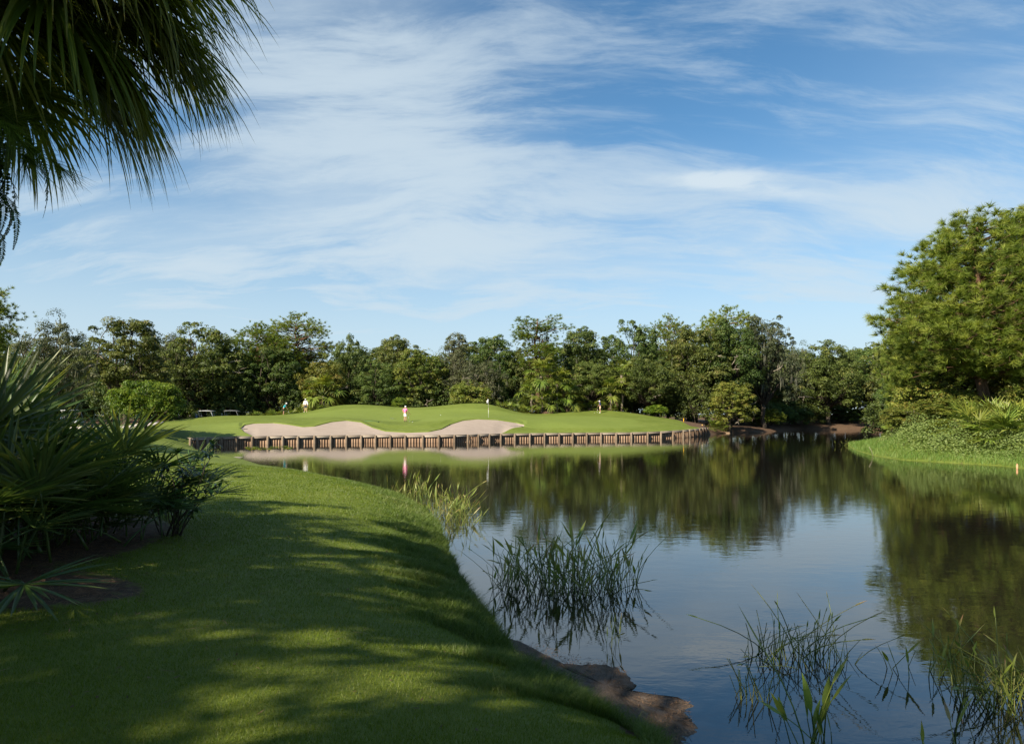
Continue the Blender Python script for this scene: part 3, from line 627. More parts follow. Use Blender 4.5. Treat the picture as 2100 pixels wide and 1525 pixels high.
T['small_round'] = broadleaf('small_round', 6.2, 4.5, 0.75, M['lush'], 150, 150, 0.15, 0.2, 0.48, 0, 0, trunk_r=0.13)
T['shade_oak'] = broadleaf('shade_oak', 11, 12.5, 2.6, M['oak'], 100, 90, 0.27, 0.30, 0.40, 0, 0)
T['bush_a'] = broadleaf('bush_a', 4.6, 3.6, -0.2, M['oak'], 60, 130, 0.17, 0.4, 0.26, 0, 0, trunk_r=0.05)  # low leaf tone: the wood's shade is put into the colour
T['bush_lush'] = broadleaf('bush_lush', 3.4, 2.8, -0.2, M['lush'], 36, 130, 0.16, 0.35, 0.5, 0, 0, trunk_r=0.05)
T['bush_vine'] = broadleaf('bush_vine', 5.0, 4.2, -0.3, M['vine'], 62, 170, 0.16, 0.3, 0.52, 0, 2, trunk_r=0.06)
PROTO = {'shade_oak': (11, 12.5), 'oak_a': (11, 12.5), 'oak_b': (9.5, 14), 'oak_c': (12, 12), 'oak_moss': (11, 13), 'oak_spiky': (9, 13.8), 'oak_yellow': (8, 10.5), 'slender': (3.4, 12), 'pine_dome': (8.6, 17.4), 'pine_tall': (5.2, 19.4), 'pine_near': (12.6, 17.4),
         'small_round': (6.2, 4.5), 'bush_a': (4.6, 3.6), 'bush_lush': (3.4, 2.8), 'bush_vine': (5.0, 4.2)}
def tree_at(x, top, wpx, D, proto, name, label, cat='tree', group=None, rz=None, sink=0.0):
    X = (x - CX) / F * D; z = gz(X, D); zt = H - (top - HY) * D / F; w, h = PROTO[proto]
    sw = wpx / F * D / w; sh = (zt - z + sink) / h
    return plant(T[proto], name, label, cat, (X, D, z - sink), random.uniform(0, 6.28) if rz is None else rz, (sw, sw, sh), group)
TREES = [
    (112, 664, 150, 74, 'oak_moss', 'oak_tree', 'grey-green oak with moss behind the palmetto thicket, left of the small round tree'),
    (262, 654, 165, 86, 'oak_b', 'oak_tree', 'tall oak rising straight behind the small round tree on the lawn'),
    (348, 690, 110, 101, 'oak_moss', 'oak_tree', 'greyish oak squeezed in left of the dark oak behind the golf carts'),
    (412, 668, 165, 100, 'oak_a', 'oak_tree', 'broad dark oak standing right behind the two golf carts'),
    (525, 662, 110, 106, 'pine_dome', 'pine_tree', 'green pine beside the tallest flat-topped pine, behind the turquoise-shirted golfer'),
    (612, 645, 135, 110, 'pine_dome', 'pine_tree', 'tallest flat-topped pine above the white-shirted golfer'),
    (560, 715, 120, 103, 'oak_b', 'oak_tree', 'leafy oak under the flat-topped pine behind the golfers'),
    (470, 715, 100, 108, 'oak_c', 'oak_tree', 'low rounded oak between the carts and the palmetto row'),
    (712, 697, 100, 104, 'oak_c', 'oak_tree', 'bushy dark oak right of the flat-topped pine'),
    (668, 748, 95, 101, 'oak_yellow', 'oak_tree', 'yellow-green tree behind the big leafy palm'),
    (815, 693, 105, 112, 'oak_b', 'oak_tree', 'oak with a raised crown above the left bunker hollow'),
    (775, 745, 100, 102, 'oak_a', 'oak_tree', 'mid-green oak left of the pink-shirted golfer'),
    (862, 722, 120, 104, 'oak_yellow', 'oak_tree', 'yellowish vine-hung tree above the pink-shirted golfer'),
    (936, 692, 46, 108, 'slender', 'oak_tree', 'slender pale tree poking thinly above the tree line'),
    (930, 728, 110, 106, 'oak_moss', 'oak_tree', 'grey mossy oak under the slender pale tree'),
    (1012, 692, 105, 108, 'oak_b', 'oak_tree', 'oak left of the tall vine-clad pine, behind the flag'),
    (985, 750, 105, 102, 'oak_moss', 'oak_tree', 'grey-leaved oak behind the golf flag'),
    (1108, 643, 92, 104, 'pine_tall', 'pine_tree', 'tall ragged pine with brown vines on its trunk'),
    (1068, 712, 80, 107, 'oak_a', 'oak_tree', 'oak crowding the left foot of the vine-clad pine'),
    (1198, 676, 115, 110, 'oak_b', 'oak_tree', 'oak right of the gap beside the vine-clad pine'),
    (1215, 745, 120, 104, 'oak_a', 'oak_tree', 'lower oak over the palms behind the navy-shirted golfer'),
    (1300, 664, 130, 112, 'oak_a', 'oak_tree', 'wide oak left of the small domed pine'),
    (1370, 647, 80, 120, 'pine_dome', 'pine_tree', 'domed light-green pine top rising behind the oaks'),
    (1330, 735, 130, 103, 'oak_c', 'oak_tree', 'broad low oak at the right end of the green'),
    (1425, 672, 130, 108, 'oak_b', 'oak_tree', 'oak above the yellow stake at the wall end'),
    (1492, 631, 125, 116, 'pine_dome', 'pine_tree', 'dark pine crown topping the large oak group'),
    (1488, 660, 150, 110, 'oak_a', 'oak_tree', 'largest dark oak above the brown cove bank'),
    (1566, 652, 130, 112, 'oak_spiky', 'oak_tree', 'spiky dark oak draped with grey hanging moss'),
    (1500, 790, 92, 101, 'oak_yellow', 'oak_tree', 'low bright-leaved tree leaning over the brown cove bank'),
    (1698, 704, 150, 130, 'oak_c', 'oak_tree', 'round oak at the back of the cove'),
    (1630, 720, 70, 132, 'oak_moss', 'oak_tree', 'narrow mossy oak between the spiky oak and the round cove oak'),
    (1792, 715, 120, 138, 'oak_b', 'oak_tree', 'oak with a bare trunk beyond the far cove bank'),
    (1850, 690, 120, 120, 'oak_a', 'oak_tree', 'dark oak behind the right-hand pines at the cove'),
    (1745, 745, 130, 150, 'oak_a', 'oak_tree', 'dark oak far back in the cove, right of the round cove oak'),
    (20, 700, 150, 100, 'oak_b', 'oak_tree', 'dark oak at the back left beyond the palmettos'),
]
for x, top, wpx, D, pr, nm, lb in TREES: tree_at(x, top - (10 if 'pine' not in pr else 0), wpx * 1.06, D, pr, nm, lb)
for q, x in enumerate(range(-820, 2560, 62)):
    tree_at(x, 722 + 22 * math.sin(q * 1.9), 185, (124 if x < 1550 else 152) + 8 * math.sin(q * 2.7), ('oak_a', 'oak_c', 'oak_b')[q % 3], 'oak_tree', 'shaded oak at the back of the wood, seen between nearer crowns', 'tree', 'back row of the wood')
# small round lawn tree
tree_at(303, 781, 142, 59, 'small_round', 'round_tree', 'small round bright green tree alone on the lawn by the cart path', rz=1.0)
# right bank pines
tree_at(2012, 436, 375, 50, 'pine_near', 'pine_tree', 'big bushy pine with low boughs over the right bank', rz=0.4)
tree_at(2150, 405, 330, 55, 'pine_near', 'pine_tree', 'taller pine at the edge, behind the bushy pine on the right bank', rz=2.4)
tree_at(1905, 610, 165, 62, 'pine_near', 'pine_tree', 'lower young pine on the cove side of the bushy pine', rz=4.0)
tree_at(1965, 660, 190, 58, 'oak_yellow', 'oak_tree', 'vine-smothered tree under the bushy pine', rz=1.0)
tree_at(2110, 690, 170, 52, 'oak_yellow', 'oak_tree', 'yellow-green vine tree at the foot of the taller pine', rz=2.0)
tree_at(1880, 735, 150, 72, 'oak_c', 'oak_tree', 'dark oak in the shade behind the vine-covered bush')
# left edge pine
tree_at(-75, 560, 190, 36, 'pine_dome', 'pine_tree', 'pine reaching thin boughs in from the left, above the palmettos', rz=0.3)
# shrubs along the edge of the wood
SHR = [(x, 794 + 20 * math.sin(q * 2.3), 66 + 22 * math.sin(q * 3.7), float(np.interp(x, [0, 150, 300, 420, 560, 700, 1000, 1080, 1250, 1340, 1420, 1600], [90, 92, 95, 97, 99, 100, 100.5, 101, 106, 103, 101, 116])) + 3.5 + 2.0 * math.sin(q * 5.1), 'bush_a') for q, x in enumerate(range(20, 1440, 37))]
SHR += [(x, 815 + 8 * math.sin(q), 90, 118 + q * 4, 'bush_a') for q, x in enumerate((1540, 1580, 1620, 1655))] + [(1700, 828, 120, 140, 'bush_a'), (1840, 800, 130, 84, 'bush_a'), (1800, 830, 90, 150, 'bush_a'), (1880, 820, 90, 76, 'bush_a'), (1760, 838, 90, 152, 'bush_a')]
for x, top, wpx, D, pr in SHR: tree_at(x, top, wpx, D, pr, 'shrub', 'green shrub with leaves darkened for shade at the foot of the wood', 'shrub', 'shrubs under the wood', sink=0.2)
tree_at(965, 778, 90, 97, 'bush_vine', 'shrub', 'arching vine-covered shrub behind the mound left of the flag', 'shrub')
tree_at(820, 815, 34, 95.5, 'bush_lush', 'shrub', 'bright green weedy shrub behind the pink-shirted golfer', 'shrub')
tree_at(1345, 830, 50, 97, 'bush_lush', 'shrub', 'bright low shrub in the shade at the right of the green', 'shrub')
tree_at(1575, 838, 70, 114, 'bush_lush', 'shrub', 'leafy shrub sloping to the water at the cove', 'shrub')
tree_at(1905, 775, 150, 52, 'bush_vine', 'shrub', 'yellow-green vine-covered bush on the right bank', 'shrub', rz=0.5)
tree_at(1985, 800, 100, 50, 'bush_vine', 'shrub', 'second vine bush between the palmettos and the bushy pine', 'shrub', rz=2.5)
tree_at(2110, 780, 120, 47, 'bush_vine', 'shrub', 'vine bush behind the right-hand palmetto clump', 'shrub', rz=4)
def far_wood():
    n = 64000; a = RNG.uniform(-1.5, 1.3, n); r = RNG.uniform(165, 190, n); X = np.sin(a) * r; Y = np.cos(a) * r + 5
    top = 12 + 2.2 * np.sin(a * 41) + 1.6 * np.sin(a * 97 + 1) ; Z = 0.6 + (top + 1.4) * RNG.random(n) ** 0.9; nr = unit(np.c_[-X, -Y, np.full(n, 60.0)] / 180 + rand_dirs(n) * .7); t = unit(np.cross(nr, rand_dirs(n))); sd = np.cross(nr, t)
    L = RNG.uniform(.5, 1.0, n); V, Fq = leaf_quads(np.c_[X, Y, Z], t, sd, L, L * .7, .1)
    o = mobj('far_wood', make_mesh('far_wood', V, Fq, M['oak'], False, {'v': np.repeat(np.clip(RNG.normal(.35, .18, n), 0, 1), 4)})); tag(o, 'distant mass of woodland closing the view between the nearer trees', 'wood', kind='stuff')
far_wood()
tree_at(1868, 826, 120, 49.5, 'bush_vine', 'shrub', 'low vine bush spilling down the slope at the point of the right bank', 'shrub', rz=1.5)
tree_at(1935, 812, 130, 47.5, 'bush_vine', 'shrub', 'vine bush just left of the right-bank palmettos', 'shrub', rz=3.1)
# brown vines on the tall pine
def hang_vines():
    D = 103.3; n = 260
    y = RNG.uniform(690, 775, n); x = 1108 + RNG.normal(0, 1, n) * np.interp(y, [690, 730, 775], [9, 13, 17])
    C = np.array([P(a, b, D - RNG.uniform(0, .8)) for a, b in zip(x, y)]); A = unit(np.array([0, 0, -1.0]) + RNG.normal(0, .3, (n, 3))); Sd = unit(np.cross(A, rand_dirs(n)))
    L = RNG.uniform(.5, 1.5, n); V, Fq = leaf_quads(C, A, Sd, L, RNG.uniform(.08, .2, n))
    tag(mobj('dead_vine', make_mesh('dead_vine', V, Fq, M['dead_frond'], False, {'v': RNG.random(n).repeat(4)})), 'brown dead vine curtain hanging on the tall ragged pine', 'vine')
hang_vines()

# ------------------------------------------------------------------ palms, palmettos, ferns
def fan_frond(name, nl, R, pet, a0, a1, spread, droop, wfac, material, pet_r=0.012, split=0.35, jitter=0.06, vbase=0.5, seg=4):
    """one fan leaf with its stalk; base at the origin, arching towards +X; a0/a1 stalk angle from vertical in degrees"""
    mb = MB(); n = 7; ang = np.radians(np.linspace(a0, a1, n)); st = pet / (n - 1)
    pts = np.zeros((n, 3))
    for i in range(1, n): pts[i] = pts[i - 1] + st * np.array([math.sin(ang[i]), 0, math.cos(ang[i])])
    mb.tube(pts, np.linspace(pet_r * 1.3, pet_r * 0.8, n), 5, vbase)
    hub = pts[-1]; a = ang[-1] + math.radians(8); dv = np.array([math.sin(a), 0, math.cos(a)]); nv = np.array([-math.cos(a), 0, math.sin(a)]); sv = np.array([0, 1.0, 0])
    th = np.radians(np.linspace(-spread / 2, spread / 2, nl)); dth = math.radians(spread) / (nl - 1)
    for t in th:
        t = t + RNG.normal(0, jitter * dth * 3)
        d = dv * math.cos(t) + sv * math.sin(t) + nv * (0.10 * RNG.normal() + 0.22 * (1 - math.cos(t)))
        d /= np.linalg.norm(d); L = R * (0.72 + 0.28 * math.cos(t * 0.75)) * RNG.uniform(0.86, 1.08)
        w = L * split * dth * wfac; side = np.cross(nv, d); side /= np.linalg.norm(side)
        ts = np.linspace(0, 1, seg + 1); ws = np.interp(ts, [0, split, 0.75, 1.0], [0.12, 1.0, 0.55, 0.03]) * w
        p = hub.copy(); C = [p.copy()]; dd = d.copy()
        dk = droop * RNG.uniform(0.55, 1.6)
        for k in range(seg):
            dd = dd + np.array([0, 0, -1.0]) * dk * (1.0 / seg) * (ts[k + 1] ** 1.3) * 2.2; dd /= np.linalg.norm(dd); p = p + dd * L / seg; C.append(p.copy())
        C = np.array(C); up = np.cross(d, side)
        E1 = C + side * ws[:, None] / 2 + up * ws[:, None] * 0.28; E2 = C - side * ws[:, None] / 2 + up * ws[:, None] * 0.28
        V = np.concatenate([E1, C, E2]); m = seg + 1; i = np.arange(seg)
        Fq = np.concatenate([np.stack([i, i + 1, m + i + 1, m + i], 1), np.stack([m + i, m + i + 1, 2 * m + i + 1, 2 * m + i], 1)])
        v = np.clip(vbase + RNG.normal(0, 0.12) + 0.30 * ts ** 3, 0, 1); mb.add(V, Fq, np.tile(v, 3))
    return mb.mesh(name, material)
def fan_set(name, tilts, n_each, material, **k):
    return [(t, [fan_frond(name, a0=max(t - 28, 2), a1=t, material=material, **k) for _ in range(n_each)]) for t in tilts]
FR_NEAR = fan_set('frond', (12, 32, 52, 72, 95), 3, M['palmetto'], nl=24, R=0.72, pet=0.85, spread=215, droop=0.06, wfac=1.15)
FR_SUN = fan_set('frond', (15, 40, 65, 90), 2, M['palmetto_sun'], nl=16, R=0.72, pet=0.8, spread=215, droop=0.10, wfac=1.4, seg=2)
FR_SHADE = fan_set('frond', (15, 40, 65, 90), 2, M['palmetto'], nl=15, R=0.72, pet=0.7, spread=215, droop=0.10, wfac=1.4, seg=2)  # same fan as the sunny set, told apart by a painted darker tone
FR_SABAL = fan_set('frond', (25, 55, 85, 115, 145), 2, M['palmetto_sun'], nl=18, R=0.95, pet=1.15, spread=230, droop=0.55, wfac=1.5, seg=3, pet_r=0.02)
FR_DRY = fan_set('dead_frond', (115, 150), 2, M['dead_frond'], nl=14, R=0.85, pet=1.0, spread=150, droop=0.9, wfac=1.4, seg=3, pet_r=0.02)
FR_BIG = fan_set('frond', (60, 85, 110, 135), 4, M['cabbage'], nl=74, R=1.12, pet=1.2, spread=235, droop=1.05, wfac=1.95, seg=7, jitter=0.16, pet_r=0.022, split=0.30)
FR_LOW = fan_set('frond', (100, 130), 3, M['palmetto'], nl=40, R=0.9, pet=1.0, spread=200, droop=0.22, wfac=1.25, seg=5, pet_r=0.02)
def put_frond(fs, root, loc, tilt, az, sc, name='frond', roll=0.0):
    t, ms = min(fs, key=lambda q: abs(q[0] - tilt)); me = random.choice(ms)
    return mobj(name, me, root, loc, (roll, math.radians(tilt - t) * 0.6, az), sc)
def palmetto(loc, n, size, label, fs=None, group=None, spread=0.35, tmax=95, dry=0, amin=0, amax=6.283):
    r = empty('palmetto', loc); tag(r, label, 'palmetto', group); fs = fs or FR_NEAR
    for i in range(n):
        u = (i + 0.5) / n; put_frond(fs, r, (random.gauss(0, spread), random.gauss(0, spread), random.uniform(-0.05, 0.15)), 8 + (tmax - 8) * u ** 0.8 + random.gauss(0, 6), random.uniform(amin, amax), size * random.uniform(0.75, 1.12), roll=random.gauss(0, 0.12))
    for i in range(dry): put_frond(FR_DRY, r, (random.gauss(0, spread), random.gauss(0, spread), 0.95), 150, random.uniform(0, 6.28), size * 0.6, 'dead_frond')
    return r
def sabal(loc, trunk_h, n, size, label, group=None, fs=None, dry=3, up=True):
    r = empty('cabbage_palm', loc); tag(r, label, 'palm', group); fs = fs or FR_SABAL
    if trunk_h > 0.3:
        mb = MB(); mb.tube(limb_path((0, 0, -0.3), (random.gauss(0, .1), random.gauss(0, .1), trunk_h), 0.02, 6), [0.2, 0.17, 0.16, 0.16, 0.18, 0.2], 9); mobj('trunk', mb.mesh('trunk', M['bark_palm'], True), r)
    for i in range(n):
        u = (i + 0.5) / n; put_frond(fs, r, (random.gauss(0, .05), random.gauss(0, .05), trunk_h - 0.2 * u), (15 if up else 55) + 125 * u + random.gauss(0, 8), i * 2.4 + random.uniform(-.3, .3), size * random.uniform(0.8, 1.1), roll=random.gauss(0, 0.1))
    for i in range(dry): put_frond(FR_DRY, r, (0, 0, trunk_h - 0.3), 150, random.uniform(0, 6.28), size * 0.8, 'dead_frond')
    return r
# --- thicket beside the lawn (left foreground)
THICK = [((-5.3, 6.9), 16, 1.0, 'saw palmetto with low dark fronds over the bare soil'),
         ((-6.4, 7.6), 26, 1.5, 'tallest saw palmetto with upright fans at the heart of the thicket'),
         ((-5.7, 8.2), 22, 1.15, 'saw palmetto spreading wide fans towards the lawn'),
         ((-6.2, 9.6), 22, 1.2, 'saw palmetto with fine pale fans behind the lawn-side clump'),
         ((-7.3, 9.1), 24, 1.55, 'saw palmetto at the back of the thicket under the oak'),
         ((-5.35, 9.2), 16, 0.8, 'low saw palmetto with yellowed fans at the lawn edge'),
         ((-6.2, 10.8), 16, 0.95, 'saw palmetto beside the broad-leaved shrub'),
         ((-7.0, 6.6), 18, 1.5, 'saw palmetto in front of the palm trunk'),
         ((-7.6, 10.6), 18, 1.35, 'saw palmetto furthest from the lawn')]
for (x, y), n, sz, lb in THICK: palmetto((x, y, gz(x, y)), int(n * 1.3), sz, lb, dry=0, tmax=86)
# --- overhanging cabbage palm, its trunk out of the picture
def big_palm():
    cx, cy = -4.75, 5.6; z0 = gz(cx, cy); top = 6.85
    r = empty('cabbage_palm', (cx, cy, z0)); tag(r, 'cabbage palm hanging its drooping fronds over the lawn from above', 'palm')
    mb = MB(); mb.tube(limb_path((0, 0, -0.4), (0, 0, top - z0), 0.01, 10), np.array([0.24, .2, .18, .18, .18, .19, .2, .21, .23, .24]), 12); mobj('trunk', mb.mesh('trunk', M['bark_palm'], True), r)
    k = 0
    for tilt, n in ((55, 5), (75, 7), (95, 9), (115, 9), (135, 8)):
        for i in range(n):
            az = 2 * math.pi * (i + 0.5 * (k % 2)) / n + random.gauss(0, 0.12); put_frond(FR_BIG, r, (random.gauss(0, .06), random.gauss(0, .06), top - z0 - 0.1 - 0.002 * tilt), tilt, az, random.uniform(0.9, 1.08), roll=random.gauss(0, .08))
        k += 1
    for az, tilt, s in ((0.15, 118, 1.25), (-0.35, 128, 1.3), (0.5, 108, 1.2), (-0.1, 100, 1.25), (0.25, 135, 1.2), (-0.55, 112, 1.2), (0.02, 90, 1.3), (0.3, 95, 1.25), (-0.2, 110, 1.3), (0.1, 122, 1.3), (0.4, 118, 1.2), (-0.35, 98, 1.25), (-0.45, 120, 1.2), (0.6, 125, 1.1)):
        put_frond(FR_BIG, r, (0, 0, top - z0 - 0.15), tilt, az, s)
    for az, tilt in ((0.1, 130), (-0.25, 128), (0.45, 125), (-0.6, 130)):
        put_frond(FR_LOW, r, (0, 0, top - z0 - 0.55), tilt, az, 1.05)
big_palm()
def fern_me(name, n=40, L=0.66):
    mb = MB(); pts = []; p = np.zeros(3); d = np.array([0.75, 0, 0.55])
    for i in range(n + 1):
        pts.append(p.copy()); d = d + np.array([0, 0, -0.075]); d /= np.linalg.norm(d); p = p + d * L / n
    pts = np.array(pts); mb.tube(pts, np.linspace(0.004, 0.001, n + 1), 3, 0.4, False)
    t = unit(np.gradient(pts, axis=0)); i = np.arange(2, n + 1); w = 0.075 * np.sin(np.pi * (i / (n + 1)) ** 0.6) + 0.008
    for sgn in (-1, 1):
        A = unit(np.array([0, sgn, 0.0]) + t[i] * 0.3 + RNG.normal(0, .08, (len(i), 3))); V, Fq = leaf_quads(pts[i] + A * w[:, None] / 2, A, t[i], w, np.full(len(i), L / n * 1.25)); mb.add(V, Fq, np.repeat(RNG.uniform(.2, .9, len(i)), 4))
    return mb.mesh(name, M['fern'])
FERN = [fern_me('frond') for _ in range(4)]
for (x, y, z), n, s, lb in [((-4.1, 5.1, 5.2), 30, 1.25, 'fern tuft growing on the palm below its hanging fronds'), ((-4.0, 5.0, 4.8), 24, 1.15, 'lower fern tuft with long drooping fronds on the palm'), ((-3.98, 5.1, 4.35), 9, 0.85, 'lowest thin fern sprig on the palm')]:
    r = empty('fern', (x, y, z)); tag(r, lb, 'fern')
    for i in range(n): mobj('frond', random.choice(FERN), r, (random.gauss(0, .05), random.gauss(0, .05), random.gauss(0, .12)), (random.gauss(0, .2), random.uniform(0.3, 1.2), random.uniform(-1.9, 1.2)), s * random.uniform(.7, 1.15))
# --- pine standing just left of the picture, boughs reaching in
def bough_pine():
    x0, y0 = -7.4, 5.2; z0 = gz(x0, y0); r = empty('pine_tree', (x0, y0, z0)); tag(r, 'pine whose long-needled boughs hang in beside the palm fronds', 'tree')
    mb = MB(); mb.tube(limb_path((0, 0, -0.4), (-0.6, -0.4, 14 - z0), 0.01, 10), np.linspace(0.26, 0.07, 10), 10); tips = []
    for q in range(26):
        z = RNG.uniform(6.0, 7.6); a = RNG.uniform(-0.5, 0.15); L = RNG.uniform(2.6, 3.75)
        p1 = np.array([math.cos(a) * L, math.sin(a) * L * 0.7, z - z0 - RNG.uniform(0.0, 1.6)]); pa = limb_path((0, 0, z - z0), p1, 0.06, 8); mb.tube(pa, np.linspace(0.045, 0.012, 8), 5)
        for f in range(3, 8):
            for _ in range(4): tips.append((pa[f] + RNG.normal(0, .16, 3), unit(p1 - pa[0] + RNG.normal(0, 1.2, 3))))
    for q in range(40):
        z = RNG.uniform(8.5, 14.0); a = RNG.uniform(0, 6.28); L = RNG.uniform(1.0, 3.4) * (15 - z) / 6; p1 = np.array([math.cos(a) * L - .4, math.sin(a) * L - .3, z - z0 + .4]); pa = limb_path((-.4, -.3, z - z0), p1, 0.06, 6); mb.tube(pa, np.linspace(0.05, 0.012, 6), 5)
        for f in range(2, 6):
            for _ in range(3): tips.append((pa[f] + RNG.normal(0, .2, 3), unit(p1 - pa[0] + RNG.normal(0, 1.0, 3))))
    mobj('trunk', mb.mesh('trunk', M['bark_pine'], True), r)
    C = np.array([t[0] for t in tips]); A = np.array([t[1] for t in tips]); V, Ft, v = needle_tufts(C, A, 80, 0.32, 0.0030, 1.1, 0.35, 0.45)
    mobj('crown', make_mesh('crown', V, Ft, M['pine'], False, {'v': v}), r)
bough_pine()
# --- broad-leaved shrub at the end of the thicket
def leafy_shrub():
    lv = []
    for q in range(4):
        mb = MB(); t = np.linspace(0, 1, 6); w = np.array([0.01, .75, 1, .8, .4, .02]) * 0.026; z = -0.05 * t ** 2 * (q + 1) * .3; x = t * 0.125
        V = np.concatenate([np.stack([x, w, z + 0.35 * w], 1), np.stack([x, 0 * x, z], 1), np.stack([x, -w, z + 0.35 * w], 1)]); i = np.arange(5)
        mb.add(V, np.concatenate([np.stack([i, i + 1, 6 + i + 1, 6 + i], 1), np.stack([6 + i, 6 + i + 1, 12 + i + 1, 12 + i], 1)]), 0.35 + 0.12 * q); lv.append(mb.mesh('leaf', M['shrub_leaf']))
    x0, y0 = -4.95, 9.9; r = empty('broadleaf_shrub', (x0, y0, gz(x0, y0))); tag(r, 'broad-leaved shrub with glossy oval leaves at the end of the palmetto thicket', 'shrub')
    mb = MB(); n = 0
    for q in range(17):
        a = random.uniform(0, 6.28); rr = random.uniform(0.05, 0.42); top = np.array([math.cos(a) * rr + 0.22, math.sin(a) * rr, random.uniform(0.7, 1.25)])
        if q == 0: top = np.array([0.62, 0, 1.30])
        if q == 1: top = np.array([0.75, -0.1, 0.78])
        pa = limb_path((0.1 * math.cos(a), 0.1 * math.sin(a), -0.1), top, 0.12, 8); mb.tube(pa, np.linspace(0.011, 0.004, 8), 4)
        for f in range(3, 8):
            for k in range(4 if f < 7 else 6):
                if n >= 290: break
                n += 1; p = pa[f] + RNG.normal(0, .015, 3); mobj('leaf', random.choice(lv), r, tuple(p), (random.gauss(0, .3), random.uniform(-.9, .5), random.uniform(0, 6.28)), random.uniform(.8, 1.3))
    mobj('stem', mb.mesh('stem', M['bark_oak'], True), r)
M['shrub_leaf'] = foliage('shrub_leaf', [(0.0, (0.018, 0.045, 0.012)), (1.0, (0.055, 0.11, 0.022))], 0.25, 0.3, 0.5, 0.04, 0.5)
leafy_shrub()
# --- far palms and palmettos at the edge of the wood
def at(x, y, D): X = (x - CX) / F * D; return (X, D, gz(X, D))
for x, D, th, n, s, lb in [(662, 96.5, 2.6, 26, 1.55, 'big leafy cabbage palm right of the white-shirted golfer'), (1112, 97, 4.6, 26, 1.4, 'cabbage palm with hanging fronds below the vine-clad pine'), (1142, 97.5, 3.6, 22, 1.3, 'cabbage palm right of the vine-clad pine foot'), (1092, 96.5, 2.4, 20, 1.2, 'shorter cabbage palm at the left of the palm group'),
                           (1165, 98.5, 1.8, 20, 1.25, 'squat cabbage palm in the middle of the palm group'), (1252, 101, 2.2, 20, 1.3, 'cabbage palm standing behind the navy-shirted golfer'), (1275, 102, 4.8, 18, 1.2, 'tall cabbage palm half hidden by the oak behind the navy-shirted golfer'), (1125, 96.5, 1.2, 18, 1.1, 'trunkless cabbage palm low in the palm group')]:
    sabal(at(x, 0, D), th * 1.15, n, s * 1.22, lb)
for i, x in enumerate((1080, 1102, 1126, 1150, 1172, 1192, 1212, 1232, 1256)):
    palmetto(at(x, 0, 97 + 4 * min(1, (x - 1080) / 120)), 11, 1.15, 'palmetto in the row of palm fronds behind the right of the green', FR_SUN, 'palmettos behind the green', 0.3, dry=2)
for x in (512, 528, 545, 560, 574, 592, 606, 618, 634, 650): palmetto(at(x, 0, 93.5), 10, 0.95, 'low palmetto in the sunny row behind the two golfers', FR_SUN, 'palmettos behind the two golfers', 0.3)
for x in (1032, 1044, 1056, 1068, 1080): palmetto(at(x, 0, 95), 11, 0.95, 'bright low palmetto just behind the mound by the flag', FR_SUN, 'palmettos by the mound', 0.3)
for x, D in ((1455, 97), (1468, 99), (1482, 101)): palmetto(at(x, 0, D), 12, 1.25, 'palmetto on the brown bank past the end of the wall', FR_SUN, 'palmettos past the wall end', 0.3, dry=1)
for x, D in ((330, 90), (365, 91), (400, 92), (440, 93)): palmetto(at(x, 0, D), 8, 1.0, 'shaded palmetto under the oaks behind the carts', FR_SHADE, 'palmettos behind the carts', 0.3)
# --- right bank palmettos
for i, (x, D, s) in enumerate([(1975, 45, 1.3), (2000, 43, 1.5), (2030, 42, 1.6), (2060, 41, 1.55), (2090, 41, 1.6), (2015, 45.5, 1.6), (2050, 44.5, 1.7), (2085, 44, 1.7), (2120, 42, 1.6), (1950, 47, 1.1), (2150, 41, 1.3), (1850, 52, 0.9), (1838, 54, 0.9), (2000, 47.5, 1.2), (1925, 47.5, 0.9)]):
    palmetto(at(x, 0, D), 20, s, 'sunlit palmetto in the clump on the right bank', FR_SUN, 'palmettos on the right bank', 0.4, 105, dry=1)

# ------------------------------------------------------------------ water plants
def reed_me(h, leaf_l, leaf_w, lean, v0, kind='leaf'):
    mb = MB(); n = 6; t = np.linspace(0, 1, n); az = RNG.uniform(0, 6.28); c, s = math.cos(az), math.sin(az)
    x = lean * h * t ** 1.7; z = -0.18 + (h + 0.18) * (t - 0.12 * lean * t * t); pts = np.stack([c * x, s * x, z], 1)
    mb.tube(pts, np.linspace(0.0075, 0.0045, n), 4, v0, False)
    d = unit(pts[-1] - pts[-2])
    if kind == 'leaf':
        tt = np.linspace(0, 1, 7); w = np.array([.15, .8, 1, .92, .7, .36, .02]) * leaf_w / 2; side = unit(np.cross(d, np.array([c, s, 0.3]) + RNG.normal(0, .4, 3))); up = np.cross(side, d)
        C = pts[-1] + d * (tt * leaf_l)[:, None] + np.array([c, s, -0.2]) * (tt ** 2 * leaf_l * 0.12 * RNG.uniform(0, 2))[:, None]
        V = np.concatenate([C + side * w[:, None] + up * w[:, None] * .4, C, C - side * w[:, None] + up * w[:, None] * .4]); i = np.arange(6)
        mb.add(V, np.concatenate([np.stack([i, i + 1, 7 + i + 1, 7 + i], 1), np.stack([7 + i, 8 + i, 15 + i, 14 + i], 1)]), np.tile(np.clip(v0 + 0.1 + .35 * tt ** 4, 0, 1), 3))
    return mb.mesh('stem', M['reed'])
REED = [reed_me(RNG.uniform(.10, .62), RNG.uniform(.22, .42), RNG.uniform(.030, .052), abs(RNG.normal(0, .45)), RNG.uniform(.3, .85)) for _ in range(24)]  # leaf tones raised, sunlight put into the colour of palm-shaded reeds
SPEAR = [reed_me(RNG.uniform(.45, .85), RNG.uniform(.10, .17), RNG.uniform(.018, .028), abs(RNG.normal(0, .5)), RNG.uniform(.1, .5)) for _ in range(8)]
